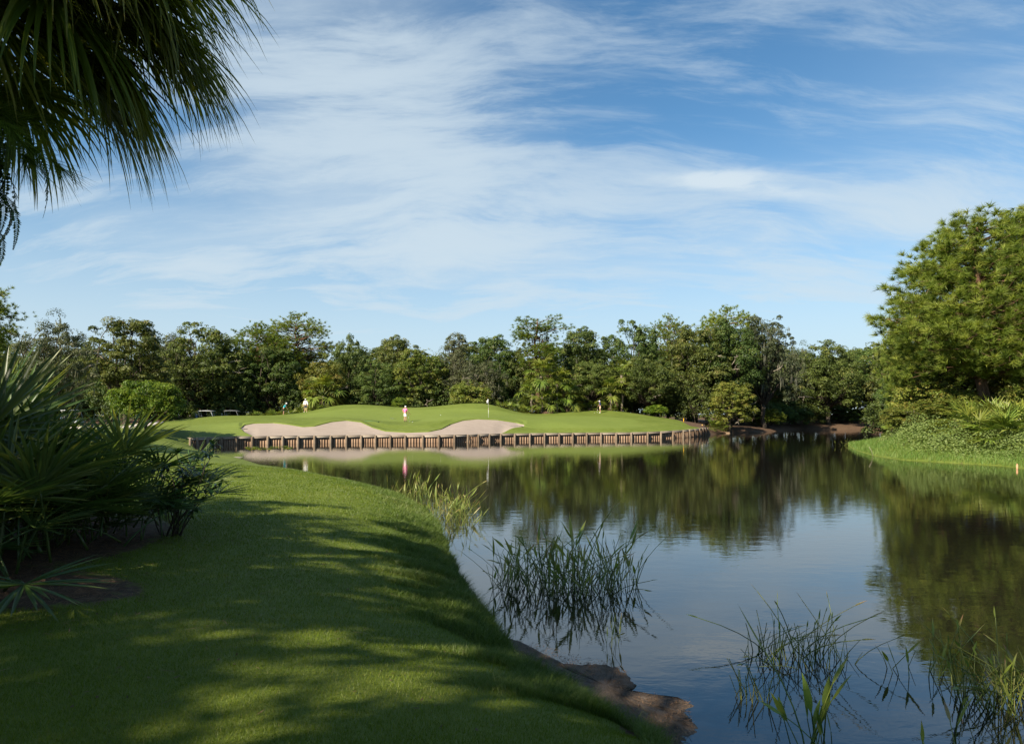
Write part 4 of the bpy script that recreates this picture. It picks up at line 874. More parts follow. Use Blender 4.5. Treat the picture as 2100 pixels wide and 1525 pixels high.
RUSH = [reed_me(RNG.uniform(.2, .6), 0, 0, abs(RNG.normal(0, .2)), RNG.uniform(.3, .95), 'rush') for _ in range(8)]
BENT = [reed_me(RNG.uniform(.5, .85), RNG.uniform(.12, .18), .02, RNG.uniform(.9, 1.5), RNG.uniform(.6, .95)) for _ in range(6)]
BROAD = [reed_me(RNG.uniform(.25, .5), RNG.uniform(.22, .32), RNG.uniform(.05, .07), abs(RNG.normal(0, .3)), RNG.uniform(.15, .4)) for _ in range(5)]
def clump(c, rx, ry, n, label, mix, sc=1.0, group=None):
    r = empty('reed_clump', (c[0], c[1], 0)); tag(r, label, 'water plant', group)
    for i in range(n):
        u = random.random(); ms = next(m for p, m in mix if u <= p); a = random.uniform(0, 6.28); q = math.sqrt(random.random())
        dx, dy = math.cos(a) * q * rx, math.sin(a) * q * ry
        mobj('stem', random.choice(ms), r, (dx, dy, 0), (random.gauss(0, .2), random.gauss(0, .2) + 0.15 * dx / max(rx, .2), random.uniform(0, 6.28)), sc * random.uniform(.75, 1.15) * (1.12 - 0.35 * q))
    return r
clump((0.85, 11.05), 1.25, 0.85, 298, 'largest dense clump of leafy reeds standing in the pond off the lawn bank', ((.62, REED), (.78, SPEAR), (.9, RUSH), (1, BENT)), 1.12)
clump((-1.75, 18.9), 0.7, 1.6, 170, 'sunlit yellow-green reeds crowding the water edge below the lawn', ((.75, REED), (.9, RUSH), (1, BENT)), 1.05)
clump((-3.3, 22.4), 0.8, 1.3, 90, 'thin line of reeds showing above the crest of the lawn bank', ((.85, REED), (1, RUSH)), 1.1)
clump((-1.15, 17.2), 0.55, 0.6, 42, 'sparse reeds in open water beside the sunlit bank reeds', ((.6, REED), (.9, RUSH), (1, BENT)), 1.0)
clump((3.25, 7.75), 0.62, 0.42, 95, 'wiry tangled rush clump with spear leaves in the shaded water', ((.20, SPEAR), (.80, RUSH), (1, BENT)), 0.9)
clump((4.75, 6.55), 0.5, 0.5, 110, 'pale sunlit reed clump in the water opposite the mud spit', ((.22, REED), (.36, SPEAR), (.8, RUSH), (1, BENT)), 1.0)
clump((4.35, 7.3), 0.32, 0.2, 14, 'few upright leaves standing apart between two reed clumps', ((.6, REED), (1, RUSH)), 0.95)
clump((2.35, 6.6), 0.18, 0.16, 17, 'small bunch of straight leafless rushes near the mud spit', ((1, RUSH),), 1.0)
clump((2.38, 5.45), 0.2, 0.14, 15, 'broad-leaved water plant with big upright leaves in the near water', ((.75, BROAD), (1, REED)), 1.05)
clump((3.35, 5.3), 0.25, 0.1, 6, 'few long thin leaves leaning over the near water', ((.3, REED), (1, BENT)), 1.0)
clump((1.22, 8.15), 0.12, 0.08, 7, 'tiny sprout of reed leaves alone between clump and mud spit', ((1, REED),), 0.6)
clump((-21.3, 48.0), 0.9, 1.2, 26, 'few pale reeds in the inlet by the left end of the wall', ((.7, REED), (1, RUSH)), 1.1)
clump((29.5, 60.5), 0.9, 0.5, 14, 'small reeds at the tip of the grassy right bank', ((.5, REED), (1, BENT)), 1.2)
def lily():
    n = 70; x = RNG.uniform(505, 600, n); y = 918 + RNG.normal(0, 1.6, n); V = []; Fc = []; vv = []
    for a, b in zip(x, y):
        X, Y = Wp(a, b); r = RNG.uniform(.10, .2); an = np.linspace(.3, 6.0, 8); V.append(np.c_[X + np.cos(an) * r, Y + np.sin(an) * r, 0.012 + RNG.random(8) * .05]); k = len(vv) * 8; Fc.append([k + q for q in range(8)]); vv.append(RNG.random())
    o = mobj('lily_pads', make_mesh('lily_pads', np.concatenate(V), [np.array(Fc)], M['lush'], False, {'v': np.repeat(vv, 8)})); tag(o, 'patch of floating lily pads in front of the wall', 'lily pads', kind='stuff')
lily()

# ------------------------------------------------------------------ grass, ground cover, litter
def blades(name, X, Y, Z, h, wd, lean, material, label, cat, vmean=0.45, seg=1):
    n = len(X); az = RNG.uniform(0, 6.283, n); d = np.stack([np.cos(az), np.sin(az)], 1); pz = RNG.uniform(0, 6.283, n); s = np.stack([np.cos(pz), np.sin(pz)], 1) * (wd / 2)[:, None]
    b = np.stack([X, Y, Z - 0.01], 1); v = np.clip(RNG.normal(vmean, .2, n) + 0.16 * np.sin(X * 1.3 + 2 * np.sin(Y * .7)) * np.sin(Y * 1.1 + np.sin(X * 1.9)), 0, 1); le = lean * h * RNG.uniform(.3, 1.4, n)
    tip = b + np.c_[d * le[:, None], h + 0.01]
    s3 = np.c_[s, np.zeros(n)]
    if seg == 1:
        V = np.stack([b - s3, b + s3, tip], 1).reshape(-1, 3); Fc = [np.arange(n * 3).reshape(-1, 3)]; k = 3
    else:
        mid = b + np.c_[d * (le * 0.32)[:, None], h * 0.62]
        V = np.stack([b - s3, b + s3, mid + s3 * .75, mid - s3 * .75, tip], 1).reshape(-1, 3); i = np.arange(n) * 5
        Fc = [np.stack([i, i + 1, i + 2, i + 3], 1), np.stack([i + 3, i + 2, i + 4], 1)]; k = 5
    o = mobj(name, make_mesh(name, V, Fc, material, False, {'v': np.repeat(v, k)})); tag(o, label, cat, kind='stuff'); return o
def in_bed(X, Y): return (np.exp(-(((X + 6.9) / 2.3) ** 2 + ((Y - 8.6) / 3.4) ** 2) ** 2) > 0.5) | (np.exp(-(((X + 5.0) / 1.5) ** 2 + ((Y - 6.6) / 0.85) ** 2) ** 2) > 0.5)
def lawn_grass():
    n = 560000; D = np.exp(RNG.uniform(math.log(2.6), math.log(26), n)); px = np.where(RNG.random(n) < .16, RNG.uniform(-900, -60, n), RNG.uniform(-60, 1460, n)); X = (px - CX) / F * D
    d = sdist(X, D); k = (d > 0.1) & ~in_bed(X, D); X, D = X[k], D[k]; Z = land_z(X, D); s = np.clip(D / 6, 0.8, 3.2)
    blades('lawn_grass', X, D, Z, RNG.uniform(.016, .034, len(X)) * (0.75 + 0.25 * s), RNG.uniform(.0035, .006, len(X)) * s, 0.9, M['blade'], 'short mown grass of the lawn in the foreground', 'grass', 0.42)
    n = 120000; i = RNG.integers(0, 60, n); t = RNG.random(n); q = POND; a = q[i]; b = q[i + 1]; p = a + (b - a) * t[:, None]; e = b - a; nr = np.stack([-e[:, 1], e[:, 0]], 1); nr /= np.linalg.norm(nr, axis=1)[:, None] + 1e-9
    off = np.abs(RNG.normal(0, 0.75, n)); p1 = p + nr * off[:, None]; bad = sdist(p1[:, 0], p1[:, 1]) < 0.0; p1[bad] = (p - nr * off[:, None])[bad]; k = sdist(p1[:, 0], p1[:, 1]) > 0.02; p1 = p1[k]; off = off[k]; Z = land_z(p1[:, 0], p1[:, 1]); s = np.clip(p1[:, 1] / 8, 0.7, 2.2)
    blades('bank_grass', p1[:, 0], p1[:, 1], Z, RNG.uniform(.035, .12, len(Z)) * np.clip(1.4 - off * 0.65, .28, 1.3) * (0.75 + 0.5 * np.abs(np.sin(p1[:, 0] * 2.9 + p1[:, 1] * 3.7))), .005 * s * RNG.uniform(.8, 1.3, len(Z)), 1.0, M['rough'], 'longer rough grass along the near pond bank', 'grass', 0.42, 2)
    n = 45000; X = RNG.uniform(21, 34, n); Y = RNG.uniform(33, 66, n); d = sdist(X, Y); k = (d > 0.02) & (d < 3.2) & (X < 0.78 * Y); X, Y = X[k], Y[k]
    blades('shore_grass', X, Y, land_z(X, Y), RNG.uniform(.12, .42, len(X)), np.full(len(X), .022), 0.7, M['cover_green'], 'bright green marsh grass along the right bank shore', 'grass', 0.5, 2)
M['cover_green'] = foliage('marsh_grass', [(0.0, (0.06, 0.125, 0.018)), (0.5, (0.12, 0.20, 0.035)), (1.0, (0.22, 0.27, 0.08))], 0.35, 0.5, 0.25, 0, 0)
lawn_grass()
def ground_cover():
    n = 60000; px = RNG.uniform(1790, 2150, n); D = RNG.uniform(37, 56, n); X = (px - CX) / F * D; d = sdist(X, D); k = (d > 1.6 + RNG.normal(0, .35, n)); X, D = X[k], D[k]
    lump = 0.70 + 0.55 * np.sin(X * 1.7 + np.sin(D * 1.1) * 1.5) * np.sin(D * 1.3 + X * .4) + 0.15 * np.sin(X * 4.1 + D * 3.3)
    Z = land_z(X, D) + np.maximum(lump, 0) * RNG.random(len(X)) ** .35 * np.clip((sdist(X, D) - 1.2) / 1.5, .15, 1); C = np.c_[X, D, Z]; nrm = unit(np.array([0, -.3, 1.0]) + rand_dirs(len(X)) * .8); a = unit(np.cross(nrm, rand_dirs(len(X)))); s = np.cross(nrm, a); L = RNG.uniform(.07, .16, len(X))
    V, Fq = leaf_quads(C, a, s, L, L * .7, .1); o = mobj('ground_cover', make_mesh('ground_cover', V, Fq, M['cover'], False, {'v': np.repeat(np.clip(RNG.normal(.5, .2, len(X)) + lump * .2, 0, 1), 4)})); tag(o, 'pale green creeping vines covering the right bank slope', 'ground cover', kind='stuff')
ground_cover()
def litter():
    n = 26000; X = RNG.normal(-5.6, 1.6, n); Y = RNG.normal(7.6, 1.8, n); k = in_bed(X, Y) | (RNG.random(n) < .06); X, Y = X[k], Y[k]; m = len(X); az = RNG.uniform(0, 6.283, m); A = np.stack([np.cos(az), np.sin(az), RNG.normal(0, .12, m)], 1); Sd = unit(np.cross(A, np.array([0, 0, 1.0])))
    V, Fq = leaf_quads(np.c_[X, Y, land_z(X, Y) + RNG.uniform(.005, .03, m)], A, Sd, RNG.uniform(.08, .22, m), RNG.uniform(.003, .008, m)); o = mobj('pine_straw', make_mesh('pine_straw', V, Fq, M['straw_leaf'], False, {'v': np.repeat(RNG.random(m), 4)})); tag(o, 'fallen brown pine needles on the bare soil under the palmettos', 'litter', kind='stuff')
M['straw_leaf'] = foliage('pine_straw', [(0.0, (0.07, 0.04, 0.025)), (1.0, (0.28, 0.17, 0.10))], 0.1, 0.8, 0.1, 0, 0)
litter()
def fallen():
    n = 420; X = RNG.uniform(-6, 1.2, n); Y = RNG.uniform(3, 15, n); k = (sdist(X, Y) > .15) & ~in_bed(X, Y); X, Y = X[k], Y[k]; m = len(X); A = unit(np.c_[RNG.normal(size=(m, 2)), RNG.normal(0, .2, m)]); Sd = unit(np.cross(A, np.array([0, 0, 1.0]) + RNG.normal(0, .25, (m, 3))))
    V, Fq = leaf_quads(np.c_[X, Y, land_z(X, Y) + .022], A, Sd, RNG.uniform(.025, .06, m), RNG.uniform(.010, .024, m), .2); o = mobj('fallen_leaves', make_mesh('fallen_leaves', V, Fq, M['dead_frond'], False, {'v': np.repeat(RNG.random(m), 4)})); tag(o, 'scattered small dry leaves fallen on the near lawn', 'litter', kind='stuff')
fallen()
# mud spit
def mud():
    out = [(1040, 1305), (1100, 1345), (1160, 1360), (1240, 1361), (1275, 1375), (1303, 1405), (1284, 1419), (1345, 1432), (1424, 1441), (1408, 1462), (1433, 1492), (1410, 1520), (1370, 1560), (1230, 1560), (1080, 1450), (990, 1340)]
    pts = np.array([Wp(*p) for p in out]); m = 8; n = len(pts) * m; q = np.arange(n) / m; i = q.astype(int); f = (q - i)[:, None]; g = lambda k: pts[(i + k) % len(pts)]
    ring = 0.5 * (2 * g(0) + (g(1) - g(-1)) * f + (2 * g(-1) - 5 * g(0) + 4 * g(1) - g(2)) * f ** 2 + (3 * g(0) - g(-1) - 3 * g(1) + g(2)) * f ** 3) + RNG.normal(0, .012, (n, 2)); c = pts.mean(0); V = []
    for s, z in ((1.05, -0.06), (1.0, -0.004), (.94, .008), (.85, .016), (.7, .026), (.5, .032), (.25, .036)): V.append(np.c_[c + (ring - c) * s, np.full(n, z) + RNG.normal(0, .006, n) * (z > 0.004)])
    k = len(V); V = np.concatenate(V + [np.array([[c[0], c[1], .06]])]); a, b = np.meshgrid(np.arange(k - 1), np.arange(n), indexing='ij'); a = a.ravel(); b = b.ravel(); e = (b + 1) % n
    o = mobj('mud_bank', make_mesh('mud_bank', V, [np.stack([a * n + b, a * n + e, (a + 1) * n + e, (a + 1) * n + b], 1), np.stack([(k - 1) * n + np.arange(n), (k - 1) * n + (np.arange(n) + 1) % n, np.full(n, k * n)], 1)], M['mud'], True)); o['kind'] = 'structure'
def mud_mat():
    m, g, out = mat('mud'); oc = g.n('ShaderNodeTexCoord').outputs['Object']; a = g.noise(oc, 5, 6, .7); b = g.noise(oc, 70, 4, .7); f = g.m('ADD', g.m('MULTIPLY', a, .55), g.m('MULTIPLY', b, .45))
    bs = principled(g, g.ramp(f, [(.36, (.030, .022, .012)), (.5, (.095, .066, .046)), (.68, (.19, .145, .11))]), .7, .3, 0, bump(g, f, 1.0, .05)); m.node_tree.links.new(bs.outputs[0], out.inputs[0]); return m
M['mud'] = mud_mat(); mud()
def mud_bits():
    n = 9000; px = RNG.uniform(1060, 1440, n); py = RNG.uniform(1320, 1525, n); D = F * H / (py - HY); X = (px - CX) / F * D
    inside = (px < np.interp(py, [1320, 1358, 1365, 1400, 1420, 1440, 1495, 1525], [1090, 1235, 1275, 1300, 1290, 1415, 1425, 1410]) - RNG.random(n) * 12) & (sdist(X, D) < 0.12)
    X, D = X[inside], D[inside]; m = len(X); az = RNG.uniform(0, 6.283, m); A = unit(np.stack([np.cos(az), np.sin(az), RNG.normal(.1, .35, m)], 1)); Sd = unit(np.cross(A, np.array([0, 0, 1.0])))
    V, Fq = leaf_quads(np.c_[X, D, RNG.uniform(.02, .045, m)], A, Sd, RNG.uniform(.02, .07, m), RNG.uniform(.002, .008, m)); o = mobj('mud_litter', make_mesh('mud_litter', V, Fq, M['straw_leaf'], False, {'v': np.repeat(RNG.random(m), 4)})); tag(o, 'dead grass bits and roots strewn over the mud spit', 'litter', kind='stuff')
mud_bits()
# trees that shade the lawn, standing left of and behind the camera
for x, y, w, h, rz, lb in [(-15.3, 0.2, 11, 12.5, 0.5, 'oak shading the lawn from beyond the palmetto thicket'), (-9.5, -5.0, 10, 12.5, 1.7, 'oak shading the near lawn from behind the viewpoint'), (-15.5, -8, 12, 13, 2.6, 'broad oak further back along the lawn'), (-5.4, -5.4, 7.5, 11, 4.0, 'smaller oak behind the viewpoint by the pond')]:
    plant(T['shade_oak'], 'oak_tree', lb, 'tree', (x, y, gz(x, y)), rz, (w / 11, w / 11, h / 12.5))

# ------------------------------------------------------------------ golfers
SKIN = plain('skin', (0.42, 0.24, 0.16), 0.55, 0.3)
def cloth(name, c): return plain(name, c, 0.85, 0.1, 0, 0.12, 14, 0.1)
def skin_obj(name, verts, edges, radii, material, parent, levels=2):
    me = bpy.data.meshes.new(name); me.from_pydata([tuple(v) for v in verts], edges, []); me.materials.append(material)
    o = bpy.data.objects.new(name, me); link(o, parent)
    o.modifiers.new('skin', 'SKIN'); sv = me.skin_vertices[0].data
    for i, r in enumerate(radii):
        sv[i].radius = r if isinstance(r, tuple) else (r, r); sv[i].use_root = (i == 0)
    s = o.modifiers.new('smooth', 'SUBSURF'); s.levels = levels; s.render_levels = levels
    return o
def ball_mesh(name, r, material, sx=1, sy=1, sz=1, n=8, c=(0, 0, 0), zmin=-1.0):
    mb = MB(); ph = np.linspace(math.asin(zmin) if zmin > -1 else -math.pi / 2, math.pi / 2, n); pts = np.c_[np.zeros(n), np.zeros(n), np.sin(ph) * r * sz]; an = np.arange(12) * 2 * np.pi / 12
    V = np.concatenate([np.c_[np.cos(an) * r * sx * math.cos(p), np.sin(an) * r * sy * math.cos(p), np.full(12, math.sin(p) * r * sz)] for p in ph]) + np.array(c)
    i, j = np.meshgrid(np.arange(n - 1), np.arange(12), indexing='ij'); i = i.ravel(); j = j.ravel(); k = (j + 1) % 12; mb.add(V, np.stack([i * 12 + j, i * 12 + k, (i + 1) * 12 + k, (i + 1) * 12 + j], 1)); return mb.mesh(name, material, True)
def person(loc, face, label, shirt, shorts, shoe, cap, bend=0.0, armL=None, armR=None, feet=((-.11, 0), (.11, 0)), headturn=0.0, sleeve='short', hgt=1.0):
    """local x = the person's right, y = forward; arms as (elbow, hand) offsets from the shoulder"""
    r = empty('person', loc, face, hgt); tag(r, label, 'person')
    hip = np.array([0, 0, 0.94]); cb, sb = math.cos(bend), math.sin(bend)
    def up(p): x, y, z = p; z -= 0.94; return np.array([x, y * cb + z * sb, 0.94 - y * sb + z * cb])
    sp, ch, nk = up((0, .01, 1.14)), up((0, 0, 1.36)), up((0, .01, 1.50)); hb, hm, ht = up((0, .035, 1.575)), up((0, .04, 1.65)), up((0, .03, 1.735))
    V = [hip, sp, ch, nk, hb, hm, ht]; R = [(.155, .115), (.145, .11), (.165, .11), (.055, .055), (.068, .078), (.078, .095), (.05, .06)]; E = [(0, 1), (1, 2), (2, 3), (3, 4), (4, 5), (5, 6)]
    def chain(st, ps, rs):
        k = st
        for p, q in zip(ps, rs): V.append(np.asarray(p, float)); R.append(q); E.append((k, len(V) - 1)); k = len(V) - 1
        return k
    nose = chain(5, [hm + np.array([0, .105, -.015])], [.014])
    sh = {}; hands = {}
    for s, arm in ((-1, armL), (1, armR)):
        S0 = up((s * .20, 0, 1.425)); el, ha = arm; el = S0 + np.array(el); ha = S0 + np.array(ha); sh[s] = (S0, el, ha); hands[s] = ha
        wr = chain(2, [S0, (S0 + el) / 2, el, (el + ha) / 2, ha], [(.066, .066), .052, .043, .038, .028])
        d = unit(ha - el); side = unit(np.cross(d, np.array([0.3, 1, 0.2]))); palm = chain(wr, [ha + d * .05], [(.036, .018)])
        for f, (o, L) in enumerate(((-.03, .07), (-.01, .085), (.012, .08), (.032, .062))):
            b = ha + d * .085 + side * o; chain(palm, [b, b + d * L * .5 + np.array([0, .012, 0]), b + d * L + np.array([0, .03, -.005])], [.0095, .009, .007])
        tb = ha + d * .03 + side * -.04; chain(wr, [tb, tb + d * .04 - side * .012], [.011, .009])
    legs = {}
    for s, (fx, fy) in zip((-1, 1), feet):
        hj = np.array([s * .095, 0, .90]); ft = np.array([fx, fy, .075]); kn = (hj + ft) / 2 + np.array([0, .035, .02]); legs[s] = (hj, kn, ft)
        chain(0, [hj, (hj + kn) / 2, kn, kn * .45 + ft * .55 + np.array([0, -.02, 0]), ft, ft + np.array([0, .14, -.035])], [.092, .078, .058, .056, .04, .035])
    body = skin_obj('body', V, E, R, SKIN, r)
    sv = [hip + (sp - hip) * .12, sp, ch, nk - (nk - ch) * .15]; se = [(0, 1), (1, 2), (2, 3)]; sr = [(.178, .142), (.172, .142), (.19, .135), (.075, .075)]
    for s in (-1, 1):
        S0, el, ha = sh[s]; ps = [S0, S0 * .35 + el * .65] if sleeve == 'short' else [S0, el, el * .25 + ha * .75]; k = 2
        for p, q in zip(ps, ([.088, .078] if sleeve == 'short' else [.088, .065, .05])): sv.append(p); sr.append(q); se.append((k, len(sv) - 1)); k = len(sv) - 1
    skin_obj('shirt', sv, se, sr, shirt, r)
    hv = [hip + np.array([0, 0, .07]), hip]; he = [(0, 1)]; hr = [(.168, .13), (.175, .135)]
    for s in (-1, 1):
        hj, kn, ft = legs[s]; k = 1
        for p, q in zip((hj, (hj + kn) / 2, kn + np.array([0, 0, .04])), (.108, .104, .095)): hv.append(p); hr.append(q); he.append((k, len(hv) - 1)); k = len(hv) - 1
    skin_obj('shorts', hv, he, hr, shorts, r)
    for s in (-1, 1):
        ft = legs[s][2]; skin_obj('shoe', [ft + np.array([0, -.05, -.025]), ft + np.array([0, .06, -.03]), ft + np.array([0, .17, -.04])], [(0, 1), (1, 2)], [(.05, .05), (.055, .045), (.045, .035)], shoe, r, 1)
    rot = (-bend * 0.6, 0, headturn)
    mobj('cap', ball_mesh('cap', .115, cap, .93, 1.05, .85, 7, (0, 0, 0), 0.0), r, tuple(hm + np.array([0, -.005, .03])), rot)
    br = MB(); an = np.linspace(0, math.pi, 9); V2 = np.concatenate([np.c_[np.cos(an) * .1, np.sin(an) * .1 + .02, 0 * an], np.c_[np.cos(an) * .095, np.sin(an) * .17 + .06, 0 * an - .02], np.c_[np.cos(an) * .1, np.sin(an) * .1 + .02, 0 * an - .012]]); i = np.arange(8)
    br.add(V2, np.concatenate([np.stack([i, i + 1, 10 + i, 9 + i], 1), np.stack([9 + i, 10 + i, 19 + i, 18 + i], 1)])); mobj('cap_brim', br.mesh('cap_brim', cap), r, tuple(hm + np.array([0, 0, .035])), rot)
    for s in (-1, 1):
        mobj('eye', EYE, r, tuple(hm + np.array([s * .032, .09, .012]))); mobj('ear', EAR, r, tuple(hm + np.array([s * .082, 0, -.005])))
    mobj('mouth', MOUTH, r, tuple(hm + np.array([0, .088, -.055]))); mobj('hair', ball_mesh('hair', .1, HAIR, .92, .9, .95, 7), r, tuple(hm + np.array([0, -.025, -.005])))
    return r
EYE = ball_mesh('eye', .011, plain('eye', (.03, .02, .02), .2)); EAR = ball_mesh('ear', .026, SKIN, .4, .8, 1.1); MOUTH = ball_mesh('mouth', .02, plain('lips', (.3, .12, .09)), 1.1, .3, .3); HAIR = plain('grey_hair', (.35, .33, .31), .8)
WHITE = cloth('white_cloth', (.78, .78, .78)); PINK = cloth('pink_cloth', (.80, .17, .40)); TURQ = cloth('turquoise_cloth', (.03, .42, .55)); NAVY = cloth('navy_cloth', (.02, .045, .17)); BLACK = cloth('black_cloth', (.018, .018, .022)); GREY = cloth('grey_cloth', (.06, .065, .075)); KHAKI = cloth('khaki_cloth', (.60, .47, .33)); DSHOE = plain('dark_shoe', (.03, .03, .03), .5); WSHOE = plain('white_shoe', (.8, .8, .78), .5)
def gp(x, D):
    X = (x - CX) / F * D; return (X, D, GZ(X, D))
# exact surface height of the finished lawn
from mathutils.bvhtree import BVHTree
def _surf():
    me = bpy.data.objects['lawn'].data; n = len(me.vertices); co = np.empty(n * 3, dtype=np.float32); me.vertices.foreach_get('co', co); co = co.reshape(-1, 3)
    m = len(me.polygons); lv = np.empty(len(me.loops), dtype=np.int32); me.loops.foreach_get('vertex_index', lv); q = lv.reshape(-1, 4)
    c = co[q].mean(1); k = (c[:, 1] > 55) & (c[:, 1] < 105) & (np.abs(c[:, 0]) < 60); q = q[k]; u = np.unique(q); rm = np.full(n, -1); rm[u] = np.arange(len(u))
    return BVHTree.FromPolygons([tuple(map(float, v)) for v in co[u]], rm[q].tolist())
BV = _surf()
def GZ(x, y):
    h = BV.ray_cast(Vector((x, y, 30)), Vector((0, 0, -1)))
    return h[0].z if h[0] is not None else green_z(x, y)
def club(p0, p1, label, head=True):
    """grip end p0, head end p1"""
    p0 = Vector(p0); p1 = Vector(p1); r = empty('golf_club', p1); tag(r, label, 'golf club')
    mb = MB(); a = p0 - p1; mb.tube([tuple(a * t) for t in (0, .3, .7)], [.008, .009, .01], 6); mobj('shaft', mb.mesh('shaft', STEEL, True), r)
    mb = MB(); mb.tube([tuple(a * t) for t in (.7, .85, 1)], [.013, .014, .015], 6); mobj('grip', mb.mesh('grip', RUBBER, True), r)
    mb = MB(); mb.box((.03, 0, .012), (.11, .035, .028)); mobj('club_head', mb.mesh('club_head', STEEL), r)
STEEL = plain('steel', (.6, .6, .62), .25, .5, 1.0); RUBBER = plain('rubber', (.03, .03, .03), .7); WPAINT = plain('white_paint', (.8, .8, .8), .4, .4)
a = gp(831, 76.7)
person(a, math.radians(-35), 'golfer in pink shirt and white shorts leaning on his putter, hand on hip', PINK, WHITE, DSHOE, WHITE, 0.03, ((-.24, -.02, -.20), (-.06, .02, -.42)), ((.10, .06, -.27), (.20, .26, -.50)), ((-.09, -.04), (.10, .06)), -.4)
b = (a[0] + .43, a[1] + .12, GZ(a[0] + .43, a[1] + .12)); club((a[0] + .31, a[1] + .10, a[2] + .90), b, 'putter the pink-shirted golfer leans on')
t = gp(581.5, 90.0)
person(t, math.radians(-80), 'golfer in turquoise shirt and black shorts bending over his putt', TURQ, BLACK, DSHOE, WHITE, 0.50, ((.06, .10, -.26), (.17, .24, -.46)), ((-.06, .10, -.26), (-.15, .24, -.46)), ((-.16, 0), (.16, .02)))
club((t[0] + .62, t[1] - .02, t[2] + .82), (t[0] + .78, t[1] - .02, GZ(t[0] + .78, t[1])), 'putter held by the stooping turquoise-shirted golfer')
w = gp(627, 90.0)
person(w, math.radians(168), 'golfer in white shirt and grey shorts standing with arms at his sides', WHITE, GREY, WSHOE, WHITE, 0.0, ((-.09, 0, -.28), (-.12, .05, -.52)), ((.10, 0, -.28), (.13, .06, -.52)), ((-.17, 0), (.17, .02)), .2, 'long')
n = gp(1231, 97.5)
person(n, math.radians(82), 'golfer in navy shirt and khaki shorts standing over golf balls on the green', NAVY, KHAKI, WSHOE, WHITE, 0.10, ((.04, .10, -.27), (.16, .24, -.44)), ((-.02, .10, -.27), (-.14, .24, -.44)), ((-.12, 0), (.12, .02)))
club((n[0] - .33, n[1], n[2] + .88), (n[0] - .42, n[1], GZ(n[0] - .42, n[1])), 'putter held by the navy-shirted golfer')
BALL = ball_mesh('golf_ball', .0335, WPAINT)
for x, D, lb in [(846, 75.6, 'golf ball beside the pink-shirted golfer shadow'), (903.5, 82.5, 'golf ball alone on the green between the pink golfer and the flag'), (1219.5, 97.0, 'golf ball furthest in front of the navy-shirted golfer'), (1224.5, 98.0, 'golf ball just in front of the navy-shirted golfer')]:
    p = gp(x, D); tag(mobj('golf_ball', BALL, None, (p[0], p[1], p[2] + .034)), lb, 'golf ball')
p = gp(1180, 97.0); q = gp(1171, 97.4); club((p[0], p[1], p[2] + .04), (q[0], q[1], q[2] + .02), 'pale club lying on the green left of the navy-shirted golfer')
p = gp(811, 80.0); q = gp(801, 80.3); club((p[0], p[1], p[2] + .04), (q[0], q[1], q[2] + .02), 'club lying on the green left of the pink-shirted golfer')
def flag():
    p = gp(1002, 78.6); r = empty('golf_flag', p); tag(r, 'white flag on a thin pole standing behind the right bunker', 'flag')
    mb = MB(); mb.tube([(0, 0, -.1), (-.03, 0, 1.1)], [.014, .014], 6); mb.tube([(-.03, 0, 1.1), (-.06, 0, 2.16)], [.012, .010], 6); mobj('pole', mb.mesh('pole', WPAINT, True), r)
    mb = MB(); mb.tube([(-.024, 0, .92), (-.027, 0, 1.0)], [.0165, .0165], 6); mobj('band', mb.mesh('band', plain('red_band', (.6, .05, .03)), True), r)
    t = np.linspace(0, 1, 7); V = np.concatenate([np.c_[-.06 - t * .17, .05 * np.sin(t * 6), 2.15 - t * .22 - .0 * t], np.c_[-.055 - t * .13, .05 * np.sin(t * 6), 1.80 - t * .16]]); i = np.arange(6)
    mb = MB(); mb.add(np.concatenate([V, V + np.array([0, .006, 0])]), np.concatenate([np.stack([i, i + 1, 8 + i, 7 + i], 1), np.stack([14 + i, 21 + i, 22 + i, 15 + i], 1)])); mobj('flag_cloth', mb.mesh('flag_cloth', WHITE), r)
flag()
def rake(x, D, ang, col, label, on_sand):
    X = (x - CX) / F * D
    if on_sand:
        h = SB.ray_cast(Vector((X, D, 30)), Vector((0, 0, -1))); z = h[0].z if h[0] is not None else GZ(X, D)
    else: z = GZ(X, D)
    r = empty('bunker_rake', (X, D, z + .03), ang); tag(r, label, 'rake'); mt = plain('rake_paint', col, .5)
    mb = MB(); mb.tube([(0, 0, 0.02), (1.5, 0, .10)], [.016, .014], 6); mobj('handle', mb.mesh('handle', mt, True), r)
    mb = MB(); mb.box((0, 0, 0.02), (.05, .6, .04)); mobj('rake_head', mb.mesh('rake_head', mt), r)
    for k in range(9): mb = MB(); mb.tube([(0, -.27 + k * .0675, 0.01), (-.02, -.27 + k * .0675, -.06)], [.01, .005], 4); mobj('tine', mb.mesh('tine', mt), r)
def _sand():
    me = bpy.data.objects['sand_bunker'].data; return BVHTree.FromPolygons([tuple(v.co) for v in me.vertices], [tuple(p.vertices) for p in me.polygons])
SB = _sand()
rake(501, 68.2, math.radians(110), (.05, .07, .06), 'dark rake lying at the left tip of the bunker', True)
rake(776, 74.0, math.radians(178), (.04, .16, .10), 'green rake lying on the grass between the bunker lobes', False)
rake(1070, 76.3, math.radians(200), (.06, .07, .05), 'dark rake at the right tip of the bunker', True)
def stake(x, y, D, h, col, label, z=None, lean=0.0):
    X = (x - CX) / F * D; zz = GZ(X, D) if z is None else z; r = empty('marker_stake', (X, D, zz)); r.rotation_euler = (0, lean, 0); tag(r, label, 'stake')
    mb = MB(); mb.box((0, 0, h / 2 - .1), (.07, .05, h + .2)); mb.box((0, 0, h + .025), (.07, .05, .05), None, .5, .4); mobj('post', mb.mesh('post', plain('stake_paint', col, .6, .2, 0, .15)), r)
stake(1402, 0, 92.5, .46, (.80, .42, .02), 'orange-yellow stake standing at the grass edge before the oaks')
stake(1440, 0, 91.5, .46, (.80, .50, .12), 'paler yellow stake right at the end of the timber wall', 0.95)
